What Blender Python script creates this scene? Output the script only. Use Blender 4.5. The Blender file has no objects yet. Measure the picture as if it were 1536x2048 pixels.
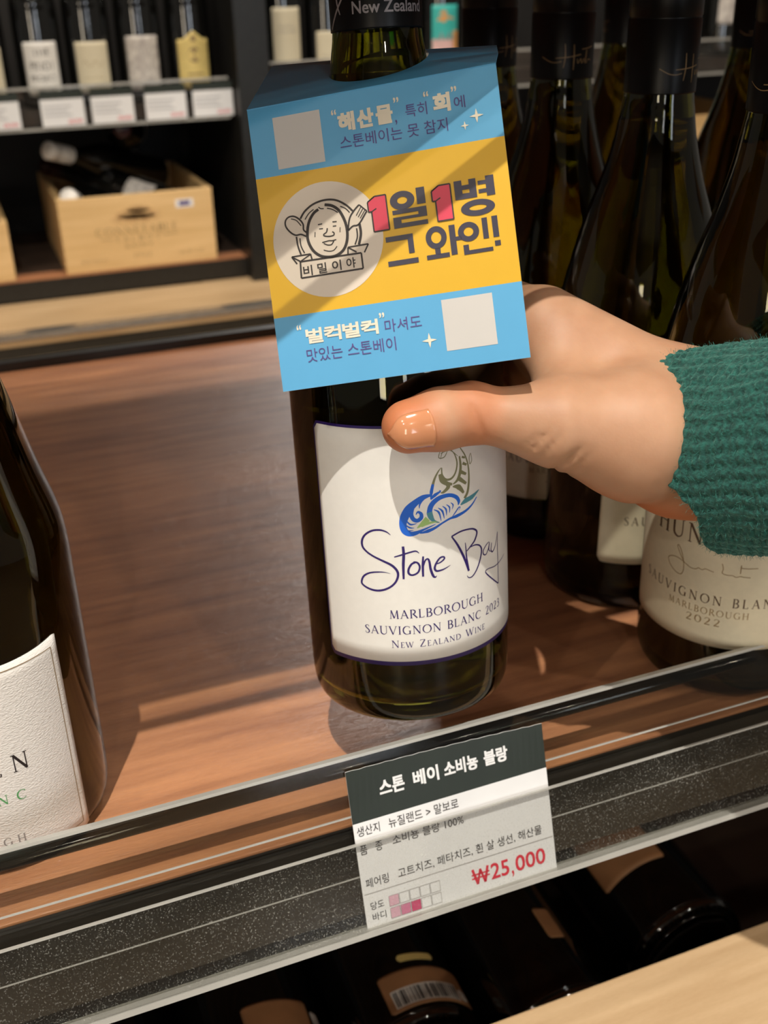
import bpy, bmesh, math, random, json
import numpy as np
from mathutils import Vector, Matrix
random.seed(7); np.random.seed(7)
sc = bpy.context.scene
C = sc.collection
PI = math.pi

# ---------------------------------------------------------------- camera
cam_d = bpy.data.cameras.new('camera'); cam = bpy.data.objects.new('camera', cam_d); C.objects.link(cam)
RM = Matrix(((0.9307728418747941, 0.1828125808482273, -0.3166093446377252),
             (-0.36499606346439684, 0.4149795162359893, -0.8334085881247195),
             (-0.020971182222600405, 0.8912752444605172, 0.45297753600816876)))
cam.matrix_world = Matrix.Translation((0, 0, .302)) @ RM.to_4x4()
cam_d.sensor_fit = 'VERTICAL'; cam_d.sensor_height = 36; cam_d.lens = 2160 / 2048 * 36
cam_d.clip_start = .02; cam_d.clip_end = 50
cam_d.dof.use_dof = True; cam_d.dof.focus_distance = .365; cam_d.dof.aperture_fstop = cam_d.lens / 2.6
sc.camera = cam
# ---------------------------------------------------------------- light
sc.view_settings.view_transform = 'Standard'; sc.view_settings.look = 'None'
sc.view_settings.gamma = 1; sc.view_settings.use_curve_mapping = False
sc.view_settings.exposure = 0.0
w = bpy.data.worlds.new('world'); sc.world = w; w.use_nodes = True
w.node_tree.nodes['Background'].inputs[0].default_value = (.95, .86, .74, 1)
w.node_tree.nodes['Background'].inputs[1].default_value = .13
def lamp(name, loc, power, col=(1, .86, .68), r=.012, target=None, cone=None):
    d = bpy.data.lights.new(name, 'SPOT' if cone else 'POINT'); d.energy = power; d.color = col; d.shadow_soft_size = r
    if cone: d.spot_size = math.radians(cone); d.spot_blend = .3
    o = bpy.data.objects.new(name, d); C.objects.link(o); o.location = loc
    if target: o.rotation_euler = (Vector(target) - Vector(loc)).to_track_quat('-Z', 'Y').to_euler()
    return o
lamp('key_spot', (-.28, -.24, 1.92), 165, (1, .945, .85), .010, (.14, .33, .1), 70)
lamp('aisle_spot', (.42, 1.50, 1.85), 58, (1, .9, .78), .05, (.35, 1.0, 0), 110)
lamp('far_aisle_spot', (1.62, 3.95, 1.92), 195, (1, .95, .90), .07, (.25, .6, 0), 60)
lamp('aisle_spot', (1.3, 1.35, 1.9), 34, (1, .88, .74), .03)
lamp('aisle_spot', (-.5, 1.2, 1.9), 34, (1, .88, .74), .03)
lamp('left_spot', (-1.5, -.55, 1.95), 30, (1, .90, .76), .02)
for x, y in [ (1.2, -.6), (.5, -1.6), (-.6, -2.2), (1.9, .1), (.0, -3.0), (1.6, -2.2), (-1.9, -1.5)]:
    lamp('ceiling_spot', (x, y, 1.95), 23, (1, .90, .76), .04)
sc.cycles.use_denoising = True
sc.cycles.max_bounces = 12; sc.cycles.transmission_bounces = 12; sc.cycles.transparent_max_bounces = 16
sc.cycles.diffuse_bounces = 3; sc.cycles.glossy_bounces = 5
sc.cycles.sample_clamp_indirect = 2.5; sc.cycles.blur_glossy = .5
sc.cycles.caustics_reflective = False; sc.cycles.caustics_refractive = False

# ---------------------------------------------------------------- materials
def principled(name):
    m = bpy.data.materials.new(name); m.use_nodes = True
    return m, m.node_tree, m.node_tree.nodes['Principled BSDF']
def nodes_noise(nt, scale, stretch=(1, 1, 1), detail=4, coord='Object'):
    tc = nt.nodes.new('ShaderNodeTexCoord'); mp = nt.nodes.new('ShaderNodeMapping'); n = nt.nodes.new('ShaderNodeTexNoise')
    mp.inputs['Scale'].default_value = stretch; n.inputs['Scale'].default_value = scale; n.inputs['Detail'].default_value = detail
    nt.links.new(tc.outputs[coord], mp.inputs[0]); nt.links.new(mp.outputs[0], n.inputs[0])
    return n
def mat(name, col, rough=.5, metal=0, var=.06, scale=60, stretch=(1, 1, 1), bump=0, coat=0, spec=.5, col2=None):
    m, nt, b = principled(name)
    n = nodes_noise(nt, scale, stretch)
    r = nt.nodes.new('ShaderNodeValToRGB'); e = r.color_ramp.elements
    c2 = col2 or tuple(min(1, c * (1 + var)) for c in col); c1 = col if col2 else tuple(c * (1 - var) for c in col)
    e[0].position = .35; e[1].position = .65
    e[0].color = (*c1, 1); e[1].color = (*c2, 1)
    nt.links.new(n.outputs[0], r.inputs[0]); nt.links.new(r.outputs[0], b.inputs['Base Color'])
    b.inputs['Roughness'].default_value = rough; b.inputs['Metallic'].default_value = metal
    b.inputs['Coat Weight'].default_value = coat; b.inputs['Specular IOR Level'].default_value = spec
    if bump:
        bp = nt.nodes.new('ShaderNodeBump'); bp.inputs['Strength'].default_value = bump; bp.inputs['Distance'].default_value = .0005
        nt.links.new(n.outputs[0], bp.inputs['Height']); nt.links.new(bp.outputs[0], b.inputs['Normal'])
    return m
def wood(name, c1, c2, rough=.4, gs=9, spec=.5, scratch=False):
    m, nt, b = principled(name)
    n = nodes_noise(nt, gs, (1.2, 14, 14), 6); n2 = nodes_noise(nt, 3, (1, 4, 4), 3); n3 = nodes_noise(nt, 260, (1, 16, 16), 2)
    mx = nt.nodes.new('ShaderNodeMath'); mx.operation = 'ADD'
    mh = nt.nodes.new('ShaderNodeMath'); mh.operation = 'MULTIPLY'; mh.inputs[1].default_value = .5
    nt.links.new(n.outputs[0], mx.inputs[0]); nt.links.new(n2.outputs[0], mx.inputs[1]); nt.links.new(mx.outputs[0], mh.inputs[0])
    ad = nt.nodes.new('ShaderNodeMath'); ad.operation = 'MULTIPLY_ADD'; ad.inputs[1].default_value = .18
    nt.links.new(n3.outputs[0], ad.inputs[0]); nt.links.new(mh.outputs[0], ad.inputs[2])
    r = nt.nodes.new('ShaderNodeValToRGB'); e = r.color_ramp.elements
    e[0].position = .46; e[1].position = .72; e[0].color = (*c1, 1); e[1].color = (*c2, 1)
    nt.links.new(ad.outputs[0], r.inputs[0]); nt.links.new(r.outputs[0], b.inputs['Base Color'])
    b.inputs['Roughness'].default_value = rough; b.inputs['Specular IOR Level'].default_value = spec
    bp = nt.nodes.new('ShaderNodeBump'); bp.inputs['Strength'].default_value = .12; bp.inputs['Distance'].default_value = .0004
    nt.links.new(n3.outputs[0], bp.inputs['Height']); last = bp
    if scratch:
        # fine random scratches in the varnish
        wv = None
        for k, ang in enumerate((.6, -.8, 1.9)):
            tc = nt.nodes.new('ShaderNodeTexCoord'); mp = nt.nodes.new('ShaderNodeMapping'); no = nt.nodes.new('ShaderNodeTexNoise')
            mp.inputs['Rotation'].default_value = (0, 0, ang); mp.inputs['Scale'].default_value = (90, 1500, 1); no.inputs['Scale'].default_value = 1; no.inputs['Detail'].default_value = 2
            no.inputs['Distortion'].default_value = 1.2
            nt.links.new(tc.outputs['Object'], mp.inputs[0]); nt.links.new(mp.outputs[0], no.inputs[0])
            if wv is None: wv = no.outputs[0]
            else:
                mm = nt.nodes.new('ShaderNodeMath'); mm.operation = 'MAXIMUM'
                nt.links.new(wv, mm.inputs[0]); nt.links.new(no.outputs[0], mm.inputs[1]); wv = mm.outputs[0]
        b2 = nt.nodes.new('ShaderNodeBump'); b2.inputs['Strength'].default_value = .55; b2.inputs['Distance'].default_value = .0005
        nt.links.new(wv, b2.inputs['Height']); nt.links.new(bp.outputs[0], b2.inputs['Normal']); last = b2
    nt.links.new(last.outputs[0], b.inputs['Normal'])
    return m
def glass(name, col, ior=1.5, rough=0.0):
    m, nt, b = principled(name)
    b.inputs['Base Color'].default_value = (*col, 1); b.inputs['Transmission Weight'].default_value = 1
    b.inputs['IOR'].default_value = ior; b.inputs['Roughness'].default_value = rough
    return m
def acrylic(name, tint=(.9, .9, .88), gloss=.10, dust=0.0):
    m = bpy.data.materials.new(name); m.use_nodes = True; nt = m.node_tree; nt.nodes.clear()
    out = nt.nodes.new('ShaderNodeOutputMaterial'); tr = nt.nodes.new('ShaderNodeBsdfTransparent'); gl = nt.nodes.new('ShaderNodeBsdfGlossy')
    tr.inputs[0].default_value = (*tint, 1); gl.inputs['Roughness'].default_value = .08
    lf = nt.nodes.new('ShaderNodeLayerWeight'); lf.inputs[0].default_value = .5; pw = nt.nodes.new('ShaderNodeMath'); pw.operation = 'POWER'; pw.inputs[1].default_value = 5; nt.links.new(lf.outputs['Facing'], pw.inputs[0]); lw = nt.nodes.new('ShaderNodeMath'); lw.operation = 'MULTIPLY_ADD'; lw.inputs[1].default_value = .6; lw.inputs[2].default_value = .035; nt.links.new(pw.outputs[0], lw.inputs[0])
    mx = nt.nodes.new('ShaderNodeMixShader'); nt.links.new(lw.outputs[0], mx.inputs[0])
    nt.links.new(tr.outputs[0], mx.inputs[1]); nt.links.new(gl.outputs[0], mx.inputs[2])
    last = mx
    if dust:
        n = nodes_noise(nt, 1500, (1, 1, 1), 2); n2 = nodes_noise(nt, 28, (1, 1, 2), 4)
        r = nt.nodes.new('ShaderNodeValToRGB'); r.color_ramp.elements[0].position = .625; r.color_ramp.elements[1].position = .67
        nt.links.new(n.outputs[0], r.inputs[0])
        r2 = nt.nodes.new('ShaderNodeValToRGB'); r2.color_ramp.elements[0].position = .35; r2.color_ramp.elements[1].position = .75
        r2.color_ramp.elements[0].color = (.25, .25, .25, 1)
        nt.links.new(n2.outputs[0], r2.inputs[0])
        a = nt.nodes.new('ShaderNodeMath'); a.operation = 'MULTIPLY'; nt.links.new(r.outputs[0], a.inputs[0]); nt.links.new(r2.outputs[0], a.inputs[1])
        k = nt.nodes.new('ShaderNodeMath'); k.operation = 'MULTIPLY_ADD'; k.inputs[1].default_value = dust
        base = nt.nodes.new('ShaderNodeMath'); base.operation = 'MULTIPLY'; base.inputs[1].default_value = dust * .03; nt.links.new(r2.outputs[0], base.inputs[0])
        nt.links.new(a.outputs[0], k.inputs[0]); nt.links.new(base.outputs[0], k.inputs[2])
        df = nt.nodes.new('ShaderNodeBsdfDiffuse'); df.inputs[0].default_value = (.75, .74, .68, 1)
        m2 = nt.nodes.new('ShaderNodeMixShader'); nt.links.new(k.outputs[0], m2.inputs[0]); nt.links.new(mx.outputs[0], m2.inputs[1]); nt.links.new(df.outputs[0], m2.inputs[2]); last = m2
    nt.links.new(last.outputs[0], out.inputs[0]); return m

M = {}
M['shelf_wood'] = wood('shelf_wood', (.30, .125, .065), (.57, .265, .125), .30, 9, .5, True)
M['pale_wood'] = wood('pale_wood', (.44, .29, .15), (.60, .43, .25), .45, 6)
M['crate_wood'] = wood('crate_wood', (.62, .40, .17), (.74, .50, .24), .55, 7)
M['bin_wood'] = wood('bin_wood', (.50, .33, .18), (.66, .47, .28), .4, 9)
M['black_metal'] = mat('black_metal', (.012, .012, .011), .38, 0, .2, 120)
M['black_panel'] = mat('black_panel', (.006, .005, .0045), .7, 0, .2, 20)
M['brown_dark'] = mat('brown_dark', (.035, .02, .013), .6, 0, .2, 20)
M['green_glass'] = glass('green_glass', (.32, .33, .045), 1.5)
M['dark_glass'] = glass('dark_glass', (.22, .205, .022), 1.5)
M['wine'] = glass('wine', (.93, .88, .50), 1.34)
M['red_wine_glass'] = mat('dark_bottle_glass', (.0045, .0045, .004), .03, 0, .2, 30, spec=1.0)
M['cap_black'] = mat('cap_black', (.004, .004, .0045), .36, 0, .2, 200, spec=.22)
M['cap_dark'] = mat('cap_dark', (.02, .004, .005), .25, 0, .2, 200)
M['foil_white'] = mat('foil_white', (.75, .72, .68), .35)
M['label_white'] = mat('label_white', (.80, .78, .74), .55, 0, .012, 300)
M['label_cream'] = mat('label_cream', (.70, .63, .46), .6, 0, .02, 300)
M['label_paper'] = mat('label_paper', (.80, .76, .72), .75, 0, .02, 900, (1, 1, 2), bump=.8)
M['label_yellow'] = mat('label_yellow', (.72, .56, .20), .6, 0, .05, 60)
M['label_sketch'] = mat('label_sketch', (.70, .66, .60), .6, 0, 0, 90, col2=(.42, .38, .36))
M['label_brown'] = mat('label_brown', (.38, .19, .085), .6, 0, .1, 60)
M['label_teal'] = mat('label_teal', (.05, .50, .46), .5, 0, .05, 60)
M['pink'] = mat('pink', (.80, .52, .50), .5)
M['orange_fig'] = mat('orange_print', (.75, .35, .10), .5)
M['ink_navy'] = mat('ink_navy', (.022, .008, .12), .5)
M['ink_black'] = mat('ink_black', (.018, .012, .012), .5)
M['ink_brown'] = mat('ink_brown', (.10, .055, .03), .5)
M['ink_gold'] = mat('ink_gold', (.30, .20, .09), .45)
M['ink_grey'] = mat('ink_grey', (.28, .26, .25), .5)
M['ink_lightgrey'] = mat('ink_light_grey', (.55, .55, .57), .5)
M['ink_silver'] = mat('ink_silver', (.30, .27, .28), .4)
M['ink_purple'] = mat('ink_purple', (.07, .045, .20), .5)
M['ink_darknavy'] = mat('ink_dark_navy', (.025, .022, .045), .35)
M['ink_cream'] = mat('ink_cream', (.68, .62, .50), .5)
M['ink_green'] = mat('ink_green', (.10, .35, .12), .5)
M['whale_blue'] = mat('whale_blue', (.008, .12, .62), .5)
M['whale_teal'] = mat('whale_teal', (.07, .26, .33), .5)
M['whale_olive'] = mat('whale_olive', (.20, .20, .10), .5)
M['whale_green'] = mat('whale_green', (.35, .55, .18), .5)
M['card_blue'] = mat('card_blue', (.08, .325, .57), .38, 0, .01, 100)
M['card_orange'] = mat('card_orange', (.60, .345, .008), .38, 0, .01, 100)
M['card_panel'] = mat('card_panel', (.60, .52, .44), .4, 0, .01, 100)
M['card_white'] = mat('card_white', (.82, .82, .83), .5, 0, .01, 100)
M['card_grey'] = mat('card_grey', (.50, .48, .46), .5, 0, .01, 100)
M['red'] = mat('red_print', (.56, .035, .075), .4)
M['price_red'] = mat('price_red', (.72, .02, .05), .5)
M['sq1'] = mat('square_pale_pink', (.72, .42, .52), .5); M['sq2'] = mat('square_pink', (.66, .20, .34), .5); M['sq3'] = mat('square_crimson', (.62, .06, .17), .5)
M['header'] = mat('header_green', (.017, .024, .018), .5, 0, .05, 100)
M['acrylic'] = acrylic('acrylic'); M['acrylic_dusty'] = acrylic('acrylic_dusty', (.93, .93, .92), .1, .30)
M['acrylic_edge'] = mat('acrylic_edge', (.42, .41, .38), .12, 0, .05, 60, coat=.5)
M['acrylic_rod'] = glass('acrylic_rod', (.88, .90, .90), 1.49)
M['rod_dark'] = acrylic('rod_reflection_tint', (.24, .27, .26), .1)  # clear plastic bead; its dark reflection is put into the tint
M['chrome'] = mat('chrome_strip', (.45, .43, .40), .25, .8)
M['ceiling'] = mat('ceiling_paint', (.10, .085, .07), .8); M['floor'] = mat('floor_stone', (.20, .15, .10), .5)
M['nail'] = mat('nail', (.58, .25, .125), .12, 0, .03, 100, coat=.6)

# ---------------------------------------------------------------- object helpers
def mesh_of(verts, faces, name='mesh'):
    me = bpy.data.meshes.new(name); me.from_pydata([tuple(v) for v in verts], [], [tuple(f) for f in faces]); me.update(); return me
def thing(name, label, cat, loc=(0, 0, 0), group=None, rot=None):
    o = bpy.data.objects.new(name, None); C.objects.link(o); o.location = loc; o.empty_display_size = .02
    if rot is not None: o.rotation_euler = rot.to_euler() if isinstance(rot, Matrix) else rot
    o['label'] = label; o['category'] = cat
    if group: o['group'] = group
    return o
def part(name, me, m, parent=None, smooth=False, world=False, label=None):
    """world=True: mesh given in world coordinates, re-expressed in the parent's frame"""
    if world and parent is not None:
        r = parent; L = Vector()
        while r is not None: L += Vector(r.location); r = r.parent
        me.transform(Matrix.Translation(-L))
    o = bpy.data.objects.new(name, me); C.objects.link(o)
    for x in (m if isinstance(m, (list, tuple)) else [m]): me.materials.append(x)
    if parent is not None: o.parent = parent
    if smooth:
        me.polygons.foreach_set('use_smooth', [True] * len(me.polygons))
    if label: o['label'] = label
    return o
def tag(o, label, cat, group=None):
    o['label'] = label; o['category'] = cat
    if group: o['group'] = group
    return o
def struct(o): o['kind'] = 'structure'; return o
def box_bm(bm, x0, x1, y0, y1, z0, z1, bev=0):
    r = bmesh.ops.create_cube(bm, size=1)
    vs = r['verts']
    for v in vs: v.co = Vector(((x0 + x1) / 2 + v.co.x * (x1 - x0), (y0 + y1) / 2 + v.co.y * (y1 - y0), (z0 + z1) / 2 + v.co.z * (z1 - z0)))
    if bev:
        es = list({e for v in vs for e in v.link_edges})
        bmesh.ops.bevel(bm, geom=es, offset=bev, segments=2, affect='EDGES', profile=.7)
def box(x0, x1, y0, y1, z0, z1, bev=0):
    bm = bmesh.new(); box_bm(bm, x0, x1, y0, y1, z0, z1, bev)
    me = bpy.data.meshes.new('box'); bm.to_mesh(me); bm.free(); return me
def lathe(prof, n=96, z0=0):
    """prof: list of (r, z); r=0 ends collapse to poles"""
    vs, fs, rings = [], [], []
    for r, z in prof:
        if r < 1e-6: vs.append((0, 0, z)); rings.append([len(vs) - 1])
        else:
            b = len(vs); vs += [(r * math.cos(2 * PI * k / n), r * math.sin(2 * PI * k / n), z) for k in range(n)]; rings.append(list(range(b, b + n)))
    for A, B in zip(rings[:-1], rings[1:]):
        if len(A) == 1 and len(B) == 1: continue
        for k in range(n):
            a0, a1 = A[k % len(A)], A[(k + 1) % len(A)]; b0, b1 = B[k % len(B)], B[(k + 1) % len(B)]
            if len(A) == 1: fs.append((a0, b1, b0))
            elif len(B) == 1: fs.append((a0, a1, b0))
            else: fs.append((a0, a1, b1, b0))
    return mesh_of(vs, fs)
def smooth_prof(pts, k=6):
    out = []
    P = [np.array(p, float) for p in pts]
    for i in range(len(P) - 1):
        p0 = P[i - 1] if i else P[i]; p1 = P[i]; p2 = P[i + 1]; p3 = P[i + 2] if i + 2 < len(P) else p2
        for t in np.linspace(0, 1, k, endpoint=False):
            out.append(.5 * ((2 * p1) + (-p0 + p2) * t + (2 * p0 - 5 * p1 + 4 * p2 - p3) * t * t + (-p0 + 3 * p1 - 3 * p2 + p3) * t ** 3))
    out.append(P[-1]); return out
# ---- 2-D print: everything is laid out in millimetres on its own label / card, then wrapped on that surface
def ribbon(pts, ws, closed=False, k=6):
    P = smooth_prof(pts, k) if len(pts) > 2 else [np.array(p, float) for p in pts]
    if not isinstance(ws, (list, tuple)): ws = [ws] * len(pts)
    W = np.interp(np.linspace(0, 1, len(P)), np.linspace(0, 1, len(ws)), ws)
    V = []; F = []
    for i, p in enumerate(P):
        a = P[max(0, i - 1)]; b = P[min(len(P) - 1, i + 1)]; t = b - a; L = np.hypot(*t) or 1; n = np.array((-t[1], t[0])) / L * W[i] / 2
        V += [p + n, p - n]
        if i: j = 2 * i; F.append((j - 2, j - 1, j + 1, j))
    return V, F
class Print:
    def __init__(s): s.V = []; s.F = []
    def add(s, V, F):
        b = len(s.V); s.V += [tuple(map(float, v[:3])) for v in V]; s.F += [tuple(i + b for i in f) for f in F]; return s
    def stroke(s, pts, w, k=6): return s.add(*ribbon(pts, w, k=k))
    def rect(s, u0, u1, v0, v1):
        n = max(1, int(abs(u1 - u0) / 2)); V = []; F = []
        for i in range(n + 1): x = u0 + (u1 - u0) * i / n; V += [(x, v0), (x, v1)]
        F = [(2 * i, 2 * i + 2, 2 * i + 3, 2 * i + 1) for i in range(n)]; return s.add(V, F)
    def disc(s, u, v, r, ry=None, n=40):
        ry = ry or r
        return s.add([(u, v)] + [(u + r * math.cos(2 * PI * k / n), v + ry * math.sin(2 * PI * k / n)) for k in range(n)], [(0, k + 1, (k + 1) % n + 1) for k in range(n)])
    def star(s, u, v, r):
        pts = []
        for k in range(16):
            a = k * PI / 8; q = abs(math.cos(2 * a)) ; rr = r * (1 if k % 4 == 0 else (.42 if k % 2 else .26))
            pts.append((u + rr * math.cos(a), v + rr * math.sin(a)))
        return s.add([(u, v)] + pts, [(0, k + 1, (k + 1) % 16 + 1) for k in range(16)])
    def text(s, txt, u0, u1, v0, v1, bold=0.0, flip=False):
        """fits txt into the rectangle u0..u1, v0(bottom)..v1(top); v1 may lie below v0 for cards whose v runs downwards"""
        cu = bpy.data.curves.new('t', 'FONT'); cu.body = txt; cu.size = 1; cu.offset = 0; cu.resolution_u = 3
        ob = bpy.data.objects.new('t', cu); C.objects.link(ob)
        bpy.context.view_layer.update()
        dg = bpy.context.evaluated_depsgraph_get(); me = bpy.data.meshes.new_from_object(ob.evaluated_get(dg))
        vs = np.array([v.co[:2] for v in me.vertices]) if len(me.vertices) else np.zeros((1, 2)); fs = [tuple(p.vertices) for p in me.polygons]
        bpy.data.objects.remove(ob); bpy.data.curves.remove(cu); bpy.data.meshes.remove(me)
        if not fs: return s
        a = vs.min(0); b = vs.max(0); d = np.maximum(b - a, 1e-6)
        if bold > .012:
            e = (bold - .005) * min(abs(u1 - u0), abs(v1 - v0), 6) * 1.2; q = (vs - a) / d; sv_ = 1 if v1 > v0 else -1
            kk = 0
            for du in (-e, 0, e):
                for dv in (-e, 0, e):
                    kk += 1
                    s.add([(u0 + e + du + a_ * (u1 - u0 - 2 * e), v0 + sv_ * e + dv + b_ * (v1 - v0 - 2 * sv_ * e), kk * 6e-6) for a_, b_ in q], fs)
            return s
        q = (vs - a) / d; uv = np.stack([u0 + q[:, 0] * (u1 - u0), v0 + q[:, 1] * (v1 - v0)], 1)
        return s.add(list(uv), fs)
    def mesh(s, fn): return mesh_of([fn(*v) for v in s.V], s.F)
# small roman-capital stroke font: thick and thin stems with serifs
TK, TN = .135, .06
def arcp(cx, cy, rx, ry, a0, a1, n=9): return [(cx + rx * math.cos(math.radians(a0 + (a1 - a0) * i / (n - 1))), cy + ry * math.sin(math.radians(a0 + (a1 - a0) * i / (n - 1)))) for i in range(n)]
def SR(x, y, w=.26): return ([(x - w / 2, y), (x + w / 2, y)], TN * .8)
FONT = {
 'A': (.80, [([(.06, 0), (.39, 1)], TN), ([(.38, 1), (.72, 0)], TK), ([(.18, .36), (.60, .36)], TN), SR(.06, .02, .2), SR(.73, .02, .22)]),
 'B': (.66, [([(.14, 0), (.14, 1)], TK), (arcp(.30, .75, .24, .24, 100, -100), [TN, TK, TK, TN]), (arcp(.30, .26, .30, .25, 95, -100), [TN, TK, TK, TN]), ([(.04, .99), (.32, .99)], TN), ([(.04, .01), (.32, .01)], TN), ([(.14, .51), (.3, .51)], TN)]),
 'C': (.84, [(arcp(.46, .5, .40, .49, 50, 312, 15), [TN, TN, TK, TK, TK, TN, TN]), ([(.72, .78), (.72, .95)], TN)]),
 'D': (.86, [([(.14, 0), (.14, 1)], TK), (arcp(.30, .5, .48, .49, 92, -92, 13), [TN, TK, TK, TN]), ([(.04, .99), (.32, .99)], TN), ([(.04, .01), (.32, .01)], TN)]),
 'E': (.60, [([(.14, 0), (.14, 1)], TK), ([(.04, .98), (.52, .98)], TN), ([(.04, .02), (.54, .02)], TN), ([(.14, .52), (.44, .52)], TN), ([(.51, .98), (.51, .84)], TN), ([(.53, .02), (.53, .18)], TN)]),
 'G': (.90, [(arcp(.46, .5, .40, .49, 50, 312, 15), [TN, TN, TK, TK, TK, TN, TN]), ([(.76, .02), (.76, .42)], TK), SR(.76, .43, .24), ([(.72, .78), (.72, .95)], TN)]),
 'H': (.86, [([(.14, 0), (.14, 1)], TK), ([(.72, 0), (.72, 1)], TK), ([(.14, .52), (.72, .52)], TN), SR(.14, .01), SR(.14, .99), SR(.72, .01), SR(.72, .99)]),
 'I': (.34, [([(.17, 0), (.17, 1)], TK), SR(.17, .01), SR(.17, .99)]),
 'L': (.62, [([(.14, 0), (.14, 1)], TK), ([(.04, .02), (.56, .02)], TN), ([(.55, .02), (.55, .18)], TN), SR(.14, .99)]),
 'M': (1.0, [([(.14, 0), (.20, 1)], TN), ([(.20, 1), (.50, .05)], TK), ([(.50, .05), (.80, 1)], TN), ([(.80, 1), (.86, 0)], TK), SR(.14, .01, .2), SR(.86, .01, .22)]),
 'N': (.90, [([(.14, 0), (.14, 1)], TN), ([(.14, 1), (.76, .02)], TK), ([(.76, 0), (.76, 1)], TN), SR(.14, .01, .22), SR(.1, .99, .18), SR(.76, .99, .22)]),
 'O': (.96, [(arcp(.48, .5, .42, .49, 90, 450, 21), [TN, TK, TK, TN, TN, TK, TK, TN])]),
 'R': (.74, [([(.14, 0), (.14, 1)], TK), (arcp(.30, .75, .25, .24, 100, -100), [TN, TK, TK, TN]), ([(.32, .52), (.74, .01)], TK), ([(.04, .99), (.32, .99)], TN), SR(.14, .01)]),
 'S': (.56, [([(.47, .80), (.42, .95), (.28, .99), (.12, .90), (.10, .74), (.24, .58), (.42, .42), (.48, .24), (.40, .06), (.24, .01), (.10, .07), (.07, .24)], [TN, TN, TN, TK, TK, TK, TK, TN, TN, TN])]),
 'T': (.74, [([(.37, 0), (.37, 1)], TK), ([(.03, .98), (.71, .98)], TN), ([(.04, .98), (.04, .84)], TN), ([(.70, .98), (.70, .84)], TN), SR(.37, .01)]),
 'U': (.86, [([(.14, 1), (.14, .34), (.20, .12), (.42, 0), (.64, .1), (.72, .34), (.72, 1)], [TK, TK, TK, TN, TN, TN]), SR(.14, .99), SR(.72, .99)]),
 'V': (.80, [([(.06, 1), (.41, 0)], TK), ([(.40, 0), (.74, 1)], TN), SR(.07, .99), SR(.74, .99, .2)]),
 'W': (1.15, [([(.06, 1), (.34, 0)], TK), ([(.34, 0), (.60, .96)], TN), ([(.56, 1), (.82, 0)], TK), ([(.82, 0), (1.09, 1)], TN), SR(.07, .99), SR(1.09, .99, .2)]),
 'Z': (.74, [([(.62, .96), (.10, .03)], TK), ([(.10, .98), (.64, .98)], TN), ([(.08, .02), (.66, .02)], TN), ([(.10, .98), (.10, .84)], TN), ([(.66, .02), (.66, .18)], TN)]),
 '2': (.58, [([(.08, .76), (.14, .93), (.29, .99), (.45, .9), (.47, .72), (.36, .45), (.08, .03)], [TN, TN, TN, TK, TK, TN]), ([(.07, .03), (.52, .03)], TK * .9)]),
 '0': (.62, [(arcp(.31, .5, .25, .49, 90, 450, 17), [TN, TK, TK, TN, TN, TK, TK, TN])]),
 '3': (.56, [([(.08, .86), (.2, .98), (.36, .94), (.42, .76), (.30, .56), (.20, .53)], [TN, TN, TK, TK, TN]), ([(.22, .54), (.42, .46), (.48, .28), (.38, .06), (.2, 0), (.06, .08)], [TN, TK, TK, TK, TN])]),
 "'": (.22, [([(.1, 1), (.06, .76)], TK)]), ' ': (.42, []),
}
def serif(pr, txt, u0, u1, v0, hgt, up=1, small=.78, spacing=.12, slope=0.0):
    """lower-case letters are drawn as small capitals"""
    W = 0; items = []
    for ch in txt:
        k = small if ch.islower() else 1; g = FONT[ch.upper()]; items.append((W, k, g)); W += (g[0] + spacing) * k
    sx = (u1 - u0) / (W - spacing)
    for x, k, g in items:
        for pts, ws in g[1]:
            P = [(u0 + (x + px * k) * sx, v0 + up * py * k * hgt + slope * (x + px * k) / W) for px, py in pts]
            q = (sx + hgt) / 2 * k
            pr.stroke(P, [w_ * q for w_ in ws] if isinstance(ws, list) else ws * q, k=2)
    return pr
def cylf(R, off=.0001):
    def fn(u, s, w=0): th = u / 1000 / R; r = R + off + w; return (r * math.sin(th), -r * math.cos(th), s / 1000)
    return fn
def label_mesh(R, u0, u1, s0, s1, off=.00015, th=.00012, corner=2.0, top=None, curl=None):
    """curved paper label with rounded corners and real thickness"""
    n = max(8, int((u1 - u0) / 1.5)); V = []; F = []
    m = 14
    for i in range(n + 1):
        u = u0 + (u1 - u0) * i / n
        e = min(u - u0, u1 - u); c = corner - math.sqrt(max(0, corner ** 2 - max(0, corner - e) ** 2)) if e < corner else 0
        a = s0 + c; b = (s1 - c) if top is None else top((u - u0) / (u1 - u0)) - c
        for j in range(m + 1): V.append((u, a + (b - a) * j / m))
    F = [(i * (m + 1) + j, (i + 1) * (m + 1) + j, (i + 1) * (m + 1) + j + 1, i * (m + 1) + j + 1) for i in range(n) for j in range(m)]
    f1 = cylf(R, off + th); f0 = cylf(R, off)
    N = len(V); W_ = [f1(*p) for p in V] + [f0(*p) for p in V]
    G = F + [tuple(i + N for i in reversed(f)) for f in F]
    per = [i * (m + 1) for i in range(n + 1)] + [n * (m + 1) + j for j in range(1, m + 1)] + [i * (m + 1) + m for i in range(n - 1, -1, -1)] + [j for j in range(m - 1, 0, -1)]
    for a, b in zip(per, per[1:] + per[:1]): G.append((b, a, a + N, b + N))
    return mesh_of(W_, G)
def ink(pr, R, off=.00036): return pr.mesh(cylf(R, off))

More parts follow.
